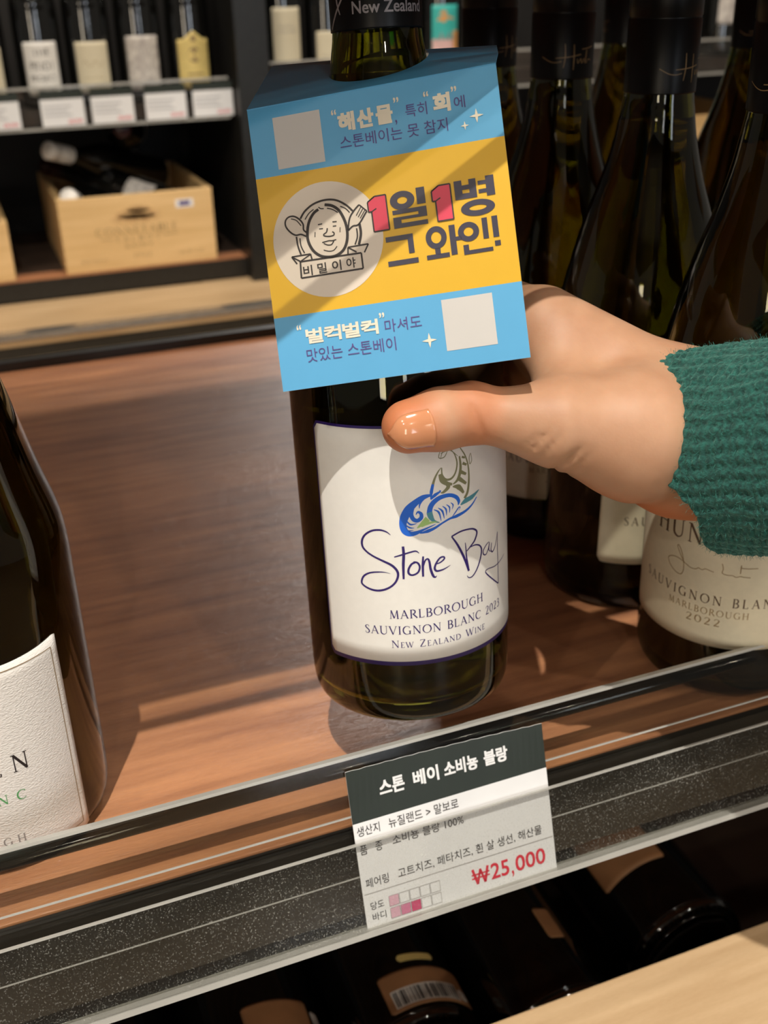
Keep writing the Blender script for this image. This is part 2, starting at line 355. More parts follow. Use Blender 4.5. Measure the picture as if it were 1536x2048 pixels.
BK = json.loads('''{"stone":[[[[-19.78,81.37],[-21.23,82.59],[-23.48,83.28],[-26.42,82.91],[-29.12,81.19],[-30.51,78.8],[-30.47,76.33],[-28.97,74.41],[-26.47,72.74],[-23.04,71.05],[-20.05,69.43],[-18.26,67.33],[-17.91,65.22],[-18.88,62.72],[-20.72,60.82],[-23.32,59.48],[-26.32,59.0],[-29.33,59.66],[-31.54,61.09],[-31.73,62.55],[-30.66,64.6],[-28.3,66.03],[-25.26,66.56],[-22.53,66.55],[-20.63,66.0]],[0.12,0.41,0.57,0.57,0.57,0.65,0.65,0.57,0.57,0.65,0.73,0.73,0.69,0.61,0.61,0.65,0.65,0.61,0.57,0.57,0.57,0.49,0.41,0.24,0.04]],[[[-15.57,76.75],[-15.47,73.45],[-15.8,69.33],[-15.96,63.69]],[0.73,0.81,0.81,0.57]],[[[-18.93,72.66],[-16.04,73.48],[-12.97,74.32],[-11.06,74.56],[-9.89,73.62]],[0.33,0.53,0.49,0.45,0.16]],[[[-11.46,70.05],[-12.82,69.55],[-13.98,67.55],[-13.95,65.88],[-12.65,65.15],[-10.69,66.01],[-9.91,68.02],[-10.52,69.75],[-11.83,70.3],[-12.43,69.72]],[0.49,0.61,0.65,0.65,0.57,0.57,0.57,0.57,0.49,0.24]],[[[-8.49,72.21],[-8.76,68.71],[-8.85,64.12]],[0.49,0.73,0.57]],[[[-8.68,67.87],[-7.79,70.46],[-6.8,70.94],[-6.27,69.62],[-5.92,66.64],[-5.12,64.0],[-4.36,63.23],[-3.73,63.75]],[0.33,0.49,0.49,0.65,0.73,0.73,0.49,0.12]],[[[-4.14,68.44],[-2.32,68.73],[-0.63,69.85],[-0.8,70.72],[-2.24,70.59],[-3.73,68.78],[-4.41,66.81],[-3.66,65.63],[-1.62,65.66],[0.06,66.15],[1.78,66.89]],[0.33,0.41,0.49,0.49,0.53,0.61,0.65,0.61,0.49,0.33,0.08]],[[[2.64,78.05],[5.12,73.93],[7.68,68.22],[9.65,62.35]],[0.41,0.65,0.73,0.65]],[[[2.64,78.05],[6.68,79.12],[11.0,78.87],[13.3,77.85],[14.06,76.36],[12.89,73.8],[10.75,71.95],[8.96,70.59]],[0.49,0.49,0.45,0.49,0.53,0.49,0.41,0.28]],[[[8.37,74.1],[8.63,70.89],[8.74,68.34],[9.65,62.35]],[0.2,0.37,0.45,0.57]],[[[10.74,71.74],[13.35,71.77],[15.54,70.63],[16.33,68.45],[15.33,64.97],[13.53,61.73],[11.33,59.68],[9.55,59.6],[8.75,60.7]],[0.28,0.37,0.41,0.49,0.45,0.41,0.37,0.28,0.12]],[[[20.87,70.46],[19.17,69.79],[17.34,68.1],[17.46,66.44],[18.9,66.05],[20.43,67.84],[21.21,70.12],[20.75,67.3],[21.76,66.06]],[0.16,0.28,0.33,0.33,0.28,0.28,0.24,0.28,0.16]],[[[22.62,69.38],[22.14,66.56],[23.23,65.5],[25.32,67.27],[27.31,72.09]],[0.24,0.33,0.33,0.24,0.12]],[[[27.31,72.0],[27.05,66.16],[27.23,59.55],[27.21,50.5]],[0.16,0.24,0.24,0.28]],[[[27.03,50.58],[23.54,53.52],[19.37,57.46],[18.32,59.16],[20.12,59.56],[24.56,58.89],[29.22,59.15],[34.12,60.15]],[0.28,0.33,0.33,0.28,0.24,0.24,0.24,0.08]]],"whale_blue":[[[[-4.76,95.46],[-7.52,94.94],[-10.42,93.18],[-12.77,91.0],[-14.45,88.12],[-15.16,85.14],[-14.58,82.67],[-12.95,81.49],[-10.68,81.6],[-7.78,82.63],[-3.33,84.1]],[0.61,1.52,1.89,2.44,2.44,1.98,1.83,1.52,1.22,0.61,0.15]],[[[-9.27,81.35],[-6.37,81.83],[-3.69,82.64],[-0.93,83.97],[2.23,85.15],[5.18,85.54],[9.02,86.55],[12.05,88.17],[14.52,90.51]],[0.24,1.04,0.79,0.55,0.61,0.98,0.73,0.49,0.24]],[[[-10.42,93.18],[-11.5,91.19],[-12.03,88.84],[-11.28,86.96],[-9.89,86.37],[-8.57,87.28],[-8.5,88.78],[-9.6,89.66],[-10.35,88.68]],[0.61,1.1,1.22,1.22,1.16,1.16,0.98,0.61,0.18]],[[[-14.22,87.2],[-12.49,85.11],[-10.08,85.33]],[0.24,0.55,0.09]],[[[-14.59,85.41],[-12.83,83.92],[-11.15,83.62]],[0.24,0.49,0.09]],[[[-14.8,83.9],[-13.45,82.75],[-11.48,82.74]],[0.24,0.43,0.09]],[[[-8.98,90.94],[-8.92,92.13],[-8.15,93.53],[-6.66,94.83],[-5.05,95.5]],[0.12,0.43,0.55,0.55,0.43]],[[[-4.68,93.95],[-4.42,96.59],[-3.72,99.45]],[0.3,0.98,0.79]],[[[-4.83,93.83],[-3.16,95.21],[-1.03,96.33],[-1.62,96.73]],[0.43,1.04,0.37,0.09]],[[[-5.49,88.68],[-4.95,91.0],[-3.41,92.86],[-0.82,94.06],[2.59,94.14],[5.12,92.83],[6.13,91.08],[5.84,89.64]],[1.52,1.52,1.46,1.28,1.1,1.1,0.98,0.24]],[[[-3.83,89.78],[-1.96,88.4],[-1.19,84.93]],[0.15,0.61,0.12]],[[[-2.18,90.19],[-0.59,88.6],[0.06,85.6]],[0.15,0.61,0.12]],[[[-0.51,90.55],[0.82,89.08],[0.97,86.63]],[0.15,0.55,0.12]],[[[1.04,90.85],[2.25,89.54],[2.17,87.44]],[0.15,0.49,0.12]],[[[2.79,91.24],[3.71,90.13],[3.26,88.57]],[0.15,0.43,0.12]],[[[2.88,85.31],[4.57,87.06],[5.96,88.55],[6.64,88.54],[5.92,87.34]],[0.12,0.37,0.37,0.24,0.06]]],"whale_olive":[[[[-3.72,99.45],[-2.89,101.68],[-1.62,103.82],[-0.37,105.22]],[0.79,0.61,0.43,0.09]],[[[8.67,91.51],[10.2,93.84],[10.92,98.46],[10.74,103.57],[9.45,107.72],[7.81,110.44],[5.92,113.47]],[0.79,0.73,0.55,0.43,0.37,0.3,0.12]],[[[-0.22,105.04],[-0.12,102.38],[1.27,100.35],[3.47,100.36],[5.16,102.22],[5.94,105.58],[5.09,108.99],[3.27,111.53]],[0.3,0.49,0.67,0.61,0.49,0.43,0.3,0.12]],[[[7.04,107.98],[7.38,103.49],[6.22,99.61],[4.02,98.01]],[0.43,0.79,0.91,0.3]],[[[7.32,102.02],[9.72,100.56]],[1.04,0.67]],[[[6.72,99.49],[9.59,97.0]],[1.22,0.73]],[[[8.3,105.05],[10.03,104.04]],[0.79,0.61]],[[[8.04,107.46],[9.42,106.85]],[0.61,0.49]],[[[12.02,107.98],[11.33,106.38],[11.57,103.96],[12.49,105.2],[12.1,107.96]],[0.12,0.21,0.21,0.21,0.12]],[[[-0.4,111.77],[-1.17,109.0],[1.0,108.91],[2.49,111.54]],[0.18,0.24,0.27,0.15]],[[[1.44,112.31],[0.15,110.51],[-0.54,108.31]],[0.15,0.24,0.12]],[[[-0.77,102.79],[-0.26,100.34],[1.52,98.82],[3.7,98.08]],[1.22,1.4,1.22,0.61]],[[[0.93,99.53],[2.09,97.52],[0.16,95.81],[-1.06,95.74]],[0.91,1.22,0.79,0.12]],[[[3.82,97.16],[6.26,96.46],[8.4,93.7]],[0.3,1.52,0.61]],[[[-0.46,110.33],[1.38,110.87],[3.56,110.75],[6.37,108.13]],[0.12,0.24,0.24,0.12]]],"whale_teal":[[[[6.85,89.4],[9.17,90.48],[12.16,91.18],[15.87,93.01]],[0.3,1.4,1.22,0.09]],[[[-1.82,84.44],[-3.87,85.4],[-4.98,87.09],[-5.48,88.98]],[0.12,0.79,1.52,1.71]]],"whale_green":[[[[-10.17,83.52],[-7.96,85.09],[-6.16,86.66]],[0.18,1.4,1.83]],[[[-8.59,83.8],[-6.24,84.86],[-2.7,84.96]],[0.3,0.91,0.12]]],"emblem":[[[[12.88,36.42],[14.72,34.24],[17.78,32.51],[21.45,31.88],[24.95,32.46],[28.0,34.44],[29.99,36.73]],0.46],[[[31.61,40.92],[31.7,44.14],[30.64,47.42]],0.62],[[[30.55,42.23],[30.46,44.92],[29.4,47.22]],0.34],[[[10.87,41.81],[10.99,44.81],[11.64,47.65]],0.41],[[[11.94,42.47],[12.0,44.97],[12.85,47.34]],0.31],[[[14.36,36.9],[15.88,35.17],[17.55,34.2]],0.26],[[[26.2,34.63],[27.85,35.64],[28.94,37.05]],0.26],[[[19.06,34.45],[17.39,35.41],[15.69,37.61],[14.72,40.43],[14.5,43.63],[15.63,46.79],[17.68,48.85],[20.14,49.72],[22.96,49.67],[25.44,48.33],[26.91,45.84],[27.44,42.72],[27.1,39.46],[25.76,36.04],[23.72,34.1],[21.26,33.33]],0.67],[[[19.16,33.72],[19.85,34.33],[20.85,34.5]],0.26],[[[21.87,34.54],[23.57,35.19],[25.2,36.44]],0.26],[[[18.31,39.15],[19.73,39.13]],0.28],[[[23.07,39.05],[24.46,39.16]],0.28],[[[18.52,40.55],[19.79,40.63]],0.26],[[[23.02,40.4],[24.16,40.46]],0.26],[[[21.19,40.73],[20.78,41.9],[19.8,42.49],[19.99,43.01],[21.48,43.37],[22.91,43.23],[23.13,42.52],[22.62,42.07]],0.31],[[[16.85,42.06],[17.1,42.1]],1.19],[[[25.08,41.85],[25.33,41.89]],1.19],[[[18.96,44.95],[20.27,44.79],[21.31,44.71],[22.31,44.86],[23.61,44.7]],0.28],[[[19.43,45.28],[20.63,45.96],[21.91,45.99],[22.81,44.94]],0.28],[[[19.16,47.34],[20.88,47.98],[22.43,47.85],[23.59,46.8]],0.23],[[[14.05,42.19],[12.48,41.32],[10.68,41.28],[9.03,40.02],[7.86,38.09],[7.96,36.37],[9.14,35.31],[10.95,35.36],[12.59,36.62],[13.54,38.26],[13.49,39.99],[14.29,40.98]],0.39],[[[9.83,35.97],[11.54,36.75],[12.84,38.64]],0.23],[[[27.84,42.54],[29.39,41.43],[30.92,41.35],[32.04,40.5],[33.25,38.98],[34.46,37.46]],0.39],[[[34.46,37.46],[32.23,35.13]],0.34],[[[32.23,35.13],[30.52,36.57],[29.03,38.29],[28.28,40.14],[27.79,42.53]],0.39],[[[32.77,35.83],[30.93,38.36]],0.21],[[[33.31,36.53],[31.48,38.94]],0.21],[[[33.87,37.12],[32.06,39.4]],0.21],[[[11.1,49.81],[31.06,50.07]],0.41],[[[31.06,50.07],[31.06,55.01]],0.41],[[[31.06,55.01],[10.8,55.0]],0.41],[[[10.8,55.0],[11.1,49.81]],0.41],[[[11.11,49.69],[8.5,47.91]],0.36],[[[8.5,47.91],[14.72,47.88]],0.36],[[[14.72,47.88],[15.0,49.67]],0.36],[[[8.5,47.91],[9.99,50.39]],0.36],[[[11.38,49.61],[14.7,48.01]],0.31],[[[26.76,49.89],[27.05,47.71]],0.36],[[[27.05,47.71],[33.66,47.65]],0.36],[[[33.66,47.65],[32.07,50.11]],0.36],[[[27.16,47.85],[29.6,49.6]],0.36]],"sig":[[[-46.72,67.12],[-48.44,67.71],[-49.87,69.26],[-51.97,72.65],[-52.83,74.42],[-52.22,75.12],[-50.66,72.81],[-49.46,69.44],[-48.84,65.36],[-49.2,62.57],[-50.36,61.17],[-53.12,61.64],[-55.99,63.75],[-57.27,66.19],[-56.42,67.71],[-53.86,68.75],[-51.12,68.71],[-48.44,67.71],[-45.86,66.6],[-43.49,66.63],[-42.07,67.79]],[[-24.78,68.51],[-24.72,72.76]],[[-24.93,71.47],[-22.0,71.27],[-17.9,71.56]],[[-32.4,72.43],[-31.81,70.0],[-31.94,67.83],[-29.79,67.18],[-27.74,67.29],[-26.3,66.63],[-24.65,67.24],[-22.9,66.95],[-20.48,66.86]],[[-42.07,67.79],[-40.5,67.24],[-39.11,68.12],[-37.25,67.81],[-35.42,67.45]]]}''')

# ---------------------------------------------------------------- bottles
R0 = .0405
def burgundy(R=R0, dz=0.0, neck=.0150):
    return [(R * .80, .0), (R * .93, .0016), (R * .985, .006), (R, .014), (R, .08), (R, .118 + dz), (R * .985, .145 + dz), (.0365, .166 + dz * .9), (.0300, .191 + dz * .7), (.0232, .211 + dz * .5),
            (.0188, .227 + dz * .25), (.0163, .241), (neck, .252), (neck - .0002, .28), (neck - .0002, .297)]
def glass_mesh(prof, th=.0028, n=96):
    out = smooth_prof(prof[3:], 5); base = smooth_prof(prof[:4], 4)
    outer = [(0, .010), (prof[0][0] * .45, .009), (prof[0][0] * .8, .003), (prof[0][0] * .93, 0)] + [tuple(p) for p in base][1:-1] + [tuple(p) for p in out]
    inner = [(max(.002, r - th), z) for r, z in [tuple(p) for p in out] if z > .012][::-1]
    inner += [(prof[3][0] - th - .002, .0095), (prof[0][0] * .9, .0062), (prof[0][0] * .5, .0115), (0, .0135)]
    return lathe(outer + inner, n)
def wine_mesh(prof, level, th=.0027, n=64):
    out = smooth_prof(prof[3:], 5)
    side = [(r - th, z) for r, z in [tuple(p) for p in out] if .012 < z < level]
    return lathe([(0, .0137), (prof[0][0] * .5, .0117), (prof[0][0] * .9, .0064), (prof[3][0] - th - .0018, .0097)] + side + [(side[-1][0], level), (0, level)], n)
def cap_mesh(r, z0, z1, n=64):
    P = [(r - .0008, z0), (r, z0), (r, z0 + .0006), (r, z1 - .022), (r - .0003, z1 - .0216), (r - .0003, z1 - .0208), (r, z1 - .0204), (r, z1 - .0012), (r - .0012, z1), (0, z1)]
    return lathe(P, n)

# --- held bottle
aH = Vector((.00136, .1022, 1)).normalized(); e2 = (Vector((0, -1, 0)) - aH * (-aH.y)).normalized(); e1 = (-e2).cross(aH)
rotH = Matrix((e1, -e2, aH)).transposed()
held = thing('wine_bottle', 'green wine bottle held by the hand, white label with blue whale and handwritten name', 'bottle', (.1428, .3474, .03385), None, rotH)
PH = burgundy(.0406, 0, .0150)
part('glass', glass_mesh(PH), M['green_glass'], held, True)
part('wine', wine_mesh(PH, .236), M['wine'], held, True)
cp = part('screw_cap', cap_mesh(.01565, .2492, .3005), M['cap_black'], held, True)
pr = Print(); pr.text('New Zealand', -13.8, 12.3, 253.8, 257.6, .02)
pr.stroke([(-25, 250), (-21, 255), (-17, 260), (-15, 266)], [1, .8, .6, .3]); pr.stroke([(-19, 266), (-20.5, 259), (-19, 254)], [.4, .8, .4])
part('lettering', pr.mesh(cylf(.01565, .0001)), M['ink_silver'], cp)
RH = .0406
bl = part('label_border', label_mesh(RH, -49.3, 46, 27.6, 122.2, .0001, .0001, 2.5), M['ink_navy'], held, True, label='dark blue edge showing around the white label')
lb = part('front_label', label_mesh(RH, -48.5, 45.2, 29.4, 121.2, .00025, .0001, 2.0), M['label_white'], held, True)
pr = Print()
for p, ws in BK['stone']: pr.stroke(p, [w_ * 1.3 * (1 + .5 * max(0, (q_[0] - 4) / 30)) for w_, q_ in zip(np.interp(np.linspace(0, 1, len(p)), np.linspace(0, 1, len(ws)), ws), p)])
serif(pr, 'MARLBOROUGH', -22.0, 16.3, 47.6, 3.5, spacing=.14); serif(pr, 'SAUVIGNON BLANC 2023', -31.8, 27.5, 41.0, 3.4, spacing=.14); serif(pr, 'New Zealand Wine', -21.8, 16.9, 35.4, 3.0, spacing=.16)
part('lettering', ink(pr, RH, .00042), M['ink_navy'], lb)
for k in ('blue', 'olive', 'teal', 'green'):
    pr = Print()
    for p, ws in BK['whale_' + k]: pr.stroke(p, [w_ * 1.3 * (1 + .5 * max(0, (q_[0] - 4) / 30)) for w_, q_ in zip(np.interp(np.linspace(0, 1, len(p)), np.linspace(0, 1, len(ws)), ws), p)])
    part('whale_emblem', ink(pr, RH, .00040 + .00001 * ('blue', 'olive', 'teal', 'green').index(k)), M['whale_' + k], lb, label='%s strokes of the diving whale drawing' % k)

# --- card hanging round its neck
KS = .350 / .340   # size of the card
TL = Vector((0.09187206, 0.3564955, 0.2608291 - .302)) * KS + Vector((0, 0, .302)); TU = Vector((.87469795, -.45686864, .1617855)); TV = Vector((-.05081133, -.41840821, -.90683622)); TNn = Vector((-.48199763, -.78498765, .38919491)).normalized()
TW, TH_ = 79.8 * KS, 90.0 * KS
def tagf(off):
    def fn(u, v, w=0): return TL + TU * (u * KS / 1000) + TV * (v * KS / 1000) + TNn * (off + w)
    return fn
ht = thing('neck_card', 'blue and orange promotional card hung round the neck of the held bottle', 'card', TL)
bands = [0, 21.8, 66.4, 90]; V = []; F = []; mi = []
nx = 8
for o_ in (0, -.0004):
    for v in bands:
        for i in range(nx + 1): V.append(tagf(o_)(79.8 * i / nx, v))
N = 4 * (nx + 1)
for r_ in range(3):
    for i in range(nx):
        a = r_ * (nx + 1) + i; F.append((a, a + nx + 1, a + nx + 2, a + 1)); mi.append(1 if r_ == 1 else 0)
        F.append((N + a, N + a + 1, N + a + nx + 2, N + a + nx + 1)); mi.append(2)
for r_ in range(3):
    for e in (0, nx):
        a = r_ * (nx + 1) + e; F.append((a, a + nx + 1, N + a + nx + 1, N + a) if e else (a, N + a, N + a + nx + 1, a + nx + 1)); mi.append(2)
for i in range(nx):
    F.append((i, i + 1, N + i + 1, N + i)); mi.append(2); a = 3 * (nx + 1) + i; F.append((a, N + a, N + a + 1, a + 1)); mi.append(2)
me = mesh_of(V, F); fp = part('front_panel', me, [M['card_blue'], M['card_orange'], M['card_white']], ht, world=True)
me.polygons.foreach_set('material_index', mi)
# top flap with the round neck hole
BL = Vector((.1181, .4160, .2687)); BR = Vector((.1862, .3682, .2752)); TR = TL + TU * TW / 1000
nk = Vector((.1428, .3474, .03385)) + aH * .2365
def flap(side):
    bm = bmesh.new(); nf = (TR - TL).cross(BL - TL).normalized()
    off = nf * (.00018 * side)
    pl = []
    outer = [TL, TR, TR.lerp(BR, .55) + TU * .0006, BR, BR.lerp(BL, .3) , BR.lerp(BL, .6), BL, TL.lerp(BL, .5)]
    hole = []
    for k in range(40):
        a = 2 * PI * k / 40; p = nk + (e1 * math.cos(a) - e2 * math.sin(a)) * .0172
        d = (p - TL).dot(nf) / aH.dot(nf); hole.append(p - aH * d)
    vo = [bm.verts.new(p + off) for p in outer]; vh = [bm.verts.new(p + off) for p in hole]
    es = [bm.edges.new((a, b)) for a, b in zip(vo, vo[1:] + vo[:1])] + [bm.edges.new((a, b)) for a, b in zip(vh, vh[1:] + vh[:1])]
    bmesh.ops.triangle_fill(bm, use_beauty=True, use_dissolve=False, edges=es)
    r = bmesh.ops.extrude_face_region(bm, geom=bm.faces[:]); 
    for v in [g for g in r['geom'] if isinstance(g, bmesh.types.BMVert)]: v.co += nf * .0004
    bmesh.ops.recalc_face_normals(bm, faces=bm.faces[:])
    m_ = bpy.data.meshes.new('flap'); bm.to_mesh(m_); bm.free(); return m_
part('top_flap', flap(0), M['card_blue'], ht, world=True)
# printing on the card
for q4 in ((7.9, 23.3, 3.7, 20.0), (54.3, 70.3, 68.5, 84.5)): part('blank_panel', Print().rect(*q4).mesh(tagf(.0001)), M['card_grey'], fp, world=True, label='plain white square')
pr = Print(); pr.disc(20.9, 44.2, 17.9, 18.1, 64); part('round_panel', pr.mesh(tagf(.0001)), M['card_panel'], fp, world=True)
pr = Print()
for p, w_ in BK['emblem']: pr.stroke(p, w_ * 1.35)
for ch, u in (('비', 13.2), ('밀', 17.9), ('이', 22.7), ('야', 27.4)): pr.text(ch, u - 1.5, u + 1.5, 54.6 - (u - 13) * .02, 51.3 - (u - 13) * .02, .02)
part('emblem', pr.mesh(tagf(.0002)), M['ink_black'], fp, world=True)
pr = Print()
def T(p, t, u0, u1, vb, vt, b=0): p.text(t, u0, u1, vb, vt, b)
for t, u0 in (('해', 28.8), ('산', 34.9), ('물', 41.0)): T(pr, t, u0, u0 + 5.4, 11.9, 6.0, .05)
T(pr, '“', 27.0, 28.6, 6.3, 4.7, .04); T(pr, '”', 47.0, 48.7, 6.0, 4.4, .04); T(pr, '“', 56.5, 58.1, 5.9, 4.3, .04); T(pr, '회', 59.2, 64.6, 11.4, 5.6, .05); T(pr, '”', 65.2, 66.9, 5.9, 4.3, .04)
pr.star(72.1, 14.3, 2.2); pr.star(68.2, 16.7, 1.35)
part('cream_lettering', pr.mesh(tagf(.0002)), M['ink_cream'], fp, world=True)
pr = Print()
for i, t in enumerate('벌컥벌컥'): T(pr, t, 9.8 + 6.05 * i, 15.4 + 6.05 * i, 76.0, 71.2, .034)
T(pr, '“', 7.1, 8.6, 71.2, 69.6, .04); T(pr, '”', 34.2, 35.9, 71.2, 69.6, .04)
pr.star(49.2, 80.4, 2.4)
part('cream_lettering', pr.mesh(tagf(.0002)), M['ink_cream'], fp, world=True)
pr = Print()
T(pr, '특히', 50.4, 57.2, 11.2, 7.2, .012); T(pr, '에', 65.7, 69.1, 11.2, 7.4, .012); T(pr, ',', 46.9, 47.5, 12.8, 11.2); T(pr, '스톤베이는 못 참지', 28.7, 63.0, 17.3, 13.2, .012)
part('purple_lettering', pr.mesh(tagf(.0002)), M['ink_purple'], fp, world=True)
pr = Print()
T(pr, '마셔도', 35.6, 47.4, 76.0, 72.0); T(pr, '맛있는 스톤베이', 9.3, 38.5, 81.9, 77.6)
part('purple_lettering', pr.mesh(tagf(.0002)), M['ink_purple'], fp, world=True)
pr = Print()
# heavy hangul headline drawn in its own blocky shapes
def ring_(u, v, rx, ry, t, n=36):
    V = []; F = []
    for k in range(n): a = 2 * PI * k / n; V += [(u + rx * math.cos(a), v + ry * math.sin(a)), (u + (rx - t[0]) * math.cos(a), v + (ry - t[1]) * math.sin(a))]
    F = [(2 * k, 2 * k + 1, (2 * k + 3) % (2 * n), (2 * k + 2) % (2 * n)) for k in range(n)]; pr.add(V, F)
R_ = pr.rect
ring_(46.0, 36.0, 3.9, 2.9, (2.3, 1.8)); R_(50.6, 53.3, 32.9, 38.0)                         # il
R_(42.5, 53.3, 38.8, 40.1); R_(50.6, 53.3, 40.1, 41.0); R_(42.5, 53.3, 41.0, 41.9); R_(42.5, 45.0, 41.9, 43.0); R_(42.5, 53.3, 43.0, 44.4)
R_(62.6, 65.0, 33.0, 38.8); R_(67.2, 69.4, 33.0, 38.8); R_(65.0, 67.2, 34.6, 36.0); R_(65.0, 67.2, 37.1, 38.8)   # byeong
R_(72.4, 75.0, 32.8, 38.9); R_(70.0, 72.4, 34.0, 35.2); R_(70.0, 72.4, 36.6, 37.8); ring_(69.2, 42.0, 5.3, 2.5, (2.6, 1.7))
R_(39.3, 48.0, 46.6, 48.2); R_(46.2, 48.0, 48.2, 52.6); R_(39.2, 48.9, 54.2, 55.8)           # geu
ring_(55.2, 49.1, 3.3, 3.5, (1.7, 1.7)); R_(54.4, 56.1, 52.4, 54.4); R_(51.6, 58.8, 54.2, 55.6); R_(59.4, 61.3, 46.0, 55.2); R_(61.3, 63.0, 49.8, 51.0)  # wa
ring_(65.4, 48.9, 3.3, 3.0, (1.8, 1.6)); R_(69.8, 71.5, 45.4, 51.8); R_(63.3, 65.0, 52.8, 55.8); R_(65.0, 72.4, 54.6, 55.8)      # in
R_(72.9, 74.7, 45.3, 51.8); R_(73.1, 74.9, 52.9, 54.5)                                       # !
part('headline', pr.mesh(tagf(.0002)), M['ink_darknavy'], fp, world=True)
def one(u0, ou):
    P = [(u0, 34.9), (u0 + 2.4, 33.4), (u0 + 6.0, 33.4), (u0 + 6.0, 44.3), (u0 + 1.0, 44.3), (u0 + 1.0, 38.0), (u0, 38.0)]
    a = Print(); a.add(P, [(0, 1, 5, 6), (1, 2, 3, 4), (1, 4, 5)]); ou.stroke([P[0], P[1]], .45)
    for i in range(7): ou.stroke([P[i], P[(i + 1) % 7]], .45)
    ou.stroke([(u0 + 1.0, 38.0), (u0 + 2.6, 37.2)], .4)
    return a
ou = Print(); A1 = one(35.0, ou); A2 = one(55.4, ou)
A1.add(A2.V, A2.F)
part('red_numeral', A1.mesh(tagf(.00025)), M['red'], fp, world=True); part('numeral_outline', ou.mesh(tagf(.0003)), M['ink_black'], fp, world=True)

# ---------------------------------------------------------------- display shelf in front (open on both long sides)
X0, X1 = -.75, 1.55
YF0, YB = .308, .9285
def display_shelf(z, label, YF=.308):
    s = thing('display_shelf', label, 'shelf', ((X0 + X1) / 2, (YF + YB) / 2, z))
    part('shelf_board', box(X0, X1, YF, YB, z - .018, z, .0008), M['shelf_wood'], s, world=True)
    part('front_edge', box(X0, X1, YF - .0035, YF - .0003, z - .046, z - .0008), M['black_metal'], s, world=True)
    part('back_edge', box(X0, X1, YB, YB + .008, z - .045, z + .008, .001), M['black_metal'], s, world=True)
    return s
display_shelf(0, 'reddish wood display shelf with black metal edge under the held bottle')
display_shelf(.36, 'reddish wood display shelf overhead, above the top of the picture', YF0 + .006)
# price rail: clear plastic, leaning back 17 degrees
tt = math.radians(17); RU = Vector((0, math.sin(tt), math.cos(tt))); RN = Vector((0, -math.cos(tt), math.sin(tt)))
def slab(x0, x1, s0, s1, n0, n1, z=0, ysh=0):
    P = []
    for x in (x0, x1):
        for s_, n_ in ((s0, n0), (s1, n0), (s1, n1), (s0, n1)):
            p = Vector((x, .300 + (.006 if z > .1 else 0), z)) + RU * s_ + RN * n_; P.append(p)
    return mesh_of(P, [(0, 1, 2, 3), (7, 6, 5, 4), (0, 4, 5, 1), (1, 5, 6, 2), (2, 6, 7, 3), (3, 7, 4, 0)])
def rod(x0, x1, s, n, r, z=0, k=20, sy=1.0):
    V = []; F = []
    for x in (x0, x1):
        for i in range(k):
            a = 2 * PI * i / k; V.append(Vector((x, .300 + (.006 if z > .1 else 0), z)) + RU * (s + r * math.cos(a)) + RN * (n + r * sy * math.sin(a)))
    F = [(i, (i + 1) % k, k + (i + 1) % k, k + i) for i in range(k)] + [tuple(range(k - 1, -1, -1)), tuple(range(k, 2 * k))]
    return mesh_of(V, F)
def price_rail(z, label):
    t = thing('price_rail', label, 'price rail', ((X0 + X1) / 2, .30, z))
    part('back_sheet', slab(X0, X1, -.0385, .0325, -.0022, -.0014, z), M['acrylic'], t, world=True)
    part('pocket_sheet', slab(X0, X1, -.0385, -.0020, .0016, .0024, z), M['acrylic_dusty'], t, world=True)
    part('top_lip', slab(X0, X1, .0325, .0337, -.0026, .0004, z), M['acrylic_edge'], t, world=True, label='bright top lip')
    part('bead', rod(X0, X1, .0268, -.0062, .0034, z), M['rod_dark'], t, smooth=True, world=True, label='shiny rounded clear bead, dark reflection put into its tint')
    part('pocket_lip', slab(X0, X1, -.0020, -.0013, .0014, .0026, z), M['acrylic_edge'], t, world=True)
    part('rib', slab(X0, X1, .0085, .0091, -.0014, -.0008, z), M['acrylic_edge'], t, world=True)
    part('rib', slab(X0, X1, -.0170, -.0166, -.0014, -.0010, z), M['acrylic_edge'], t, world=True)
    part('bottom_channel', slab(X0, X1, -.0408, -.0385, -.0030, .0030, z), M['acrylic_edge'], t, world=True)
    return t
price_rail(0, 'clear dusty plastic price rail along the shelf edge below the held bottle')
price_rail(.36, 'clear plastic price rail on the overhead shelf, above the top of the picture')
# --- price card
PT = thing('price_tag', 'large white price card with dark green header in the rail below the held bottle', 'price tag', (.141, .30, 0))
def prf(off):
    def fn(u, s, w=0): return Vector((u / 1000, .300, 0)) + RU * (s / 1000) + RN * (off + w)
    return fn
V = []; F = []; mi = []
rows = [(-39.3, -39.1), (6.0, 6.6), (27.8, 25.7)]; n = 30
for o_ in (.0002, -.0002):
    for j, (a, b) in enumerate(rows):
        for i in range(n + 1):
            u = 98.6 + 84.6 * i / n; s_ = a + (b - a) * i / n
            bend = 0.0
            if j == 2: s_ += .25 * math.sin(i * 2.4) * .6; bend = .0012 * math.sin(PI * i / n)
            V.append(prf(o_ - bend if o_ > 0 else o_ - bend)(u, s_))
N = 3 * (n + 1)
for r_ in range(2):
    for i in range(n):
        a = r_ * (n + 1) + i; F += [(a, a + 1, a + n + 2, a + n + 1), (N + a, N + a + n + 1, N + a + n + 2, N + a + 1)]; mi += [r_, 1 - 1]
    for e in (0, n): a = r_ * (n + 1) + e; F.append((a, a + n + 1, N + a + n + 1, N + a)); mi.append(0)
for i in range(n): a = 2 * (n + 1) + i; F += [(a, a + 1, N + a + 1, N + a), (i, N + i, N + i + 1, i + 1)]; mi += [0, 0]
me = mesh_of(V, F); pc = part('card', me, [M['card_white'], M['header']], PT, world=True); me.polygons.foreach_set('material_index', mi)
pr = Print()
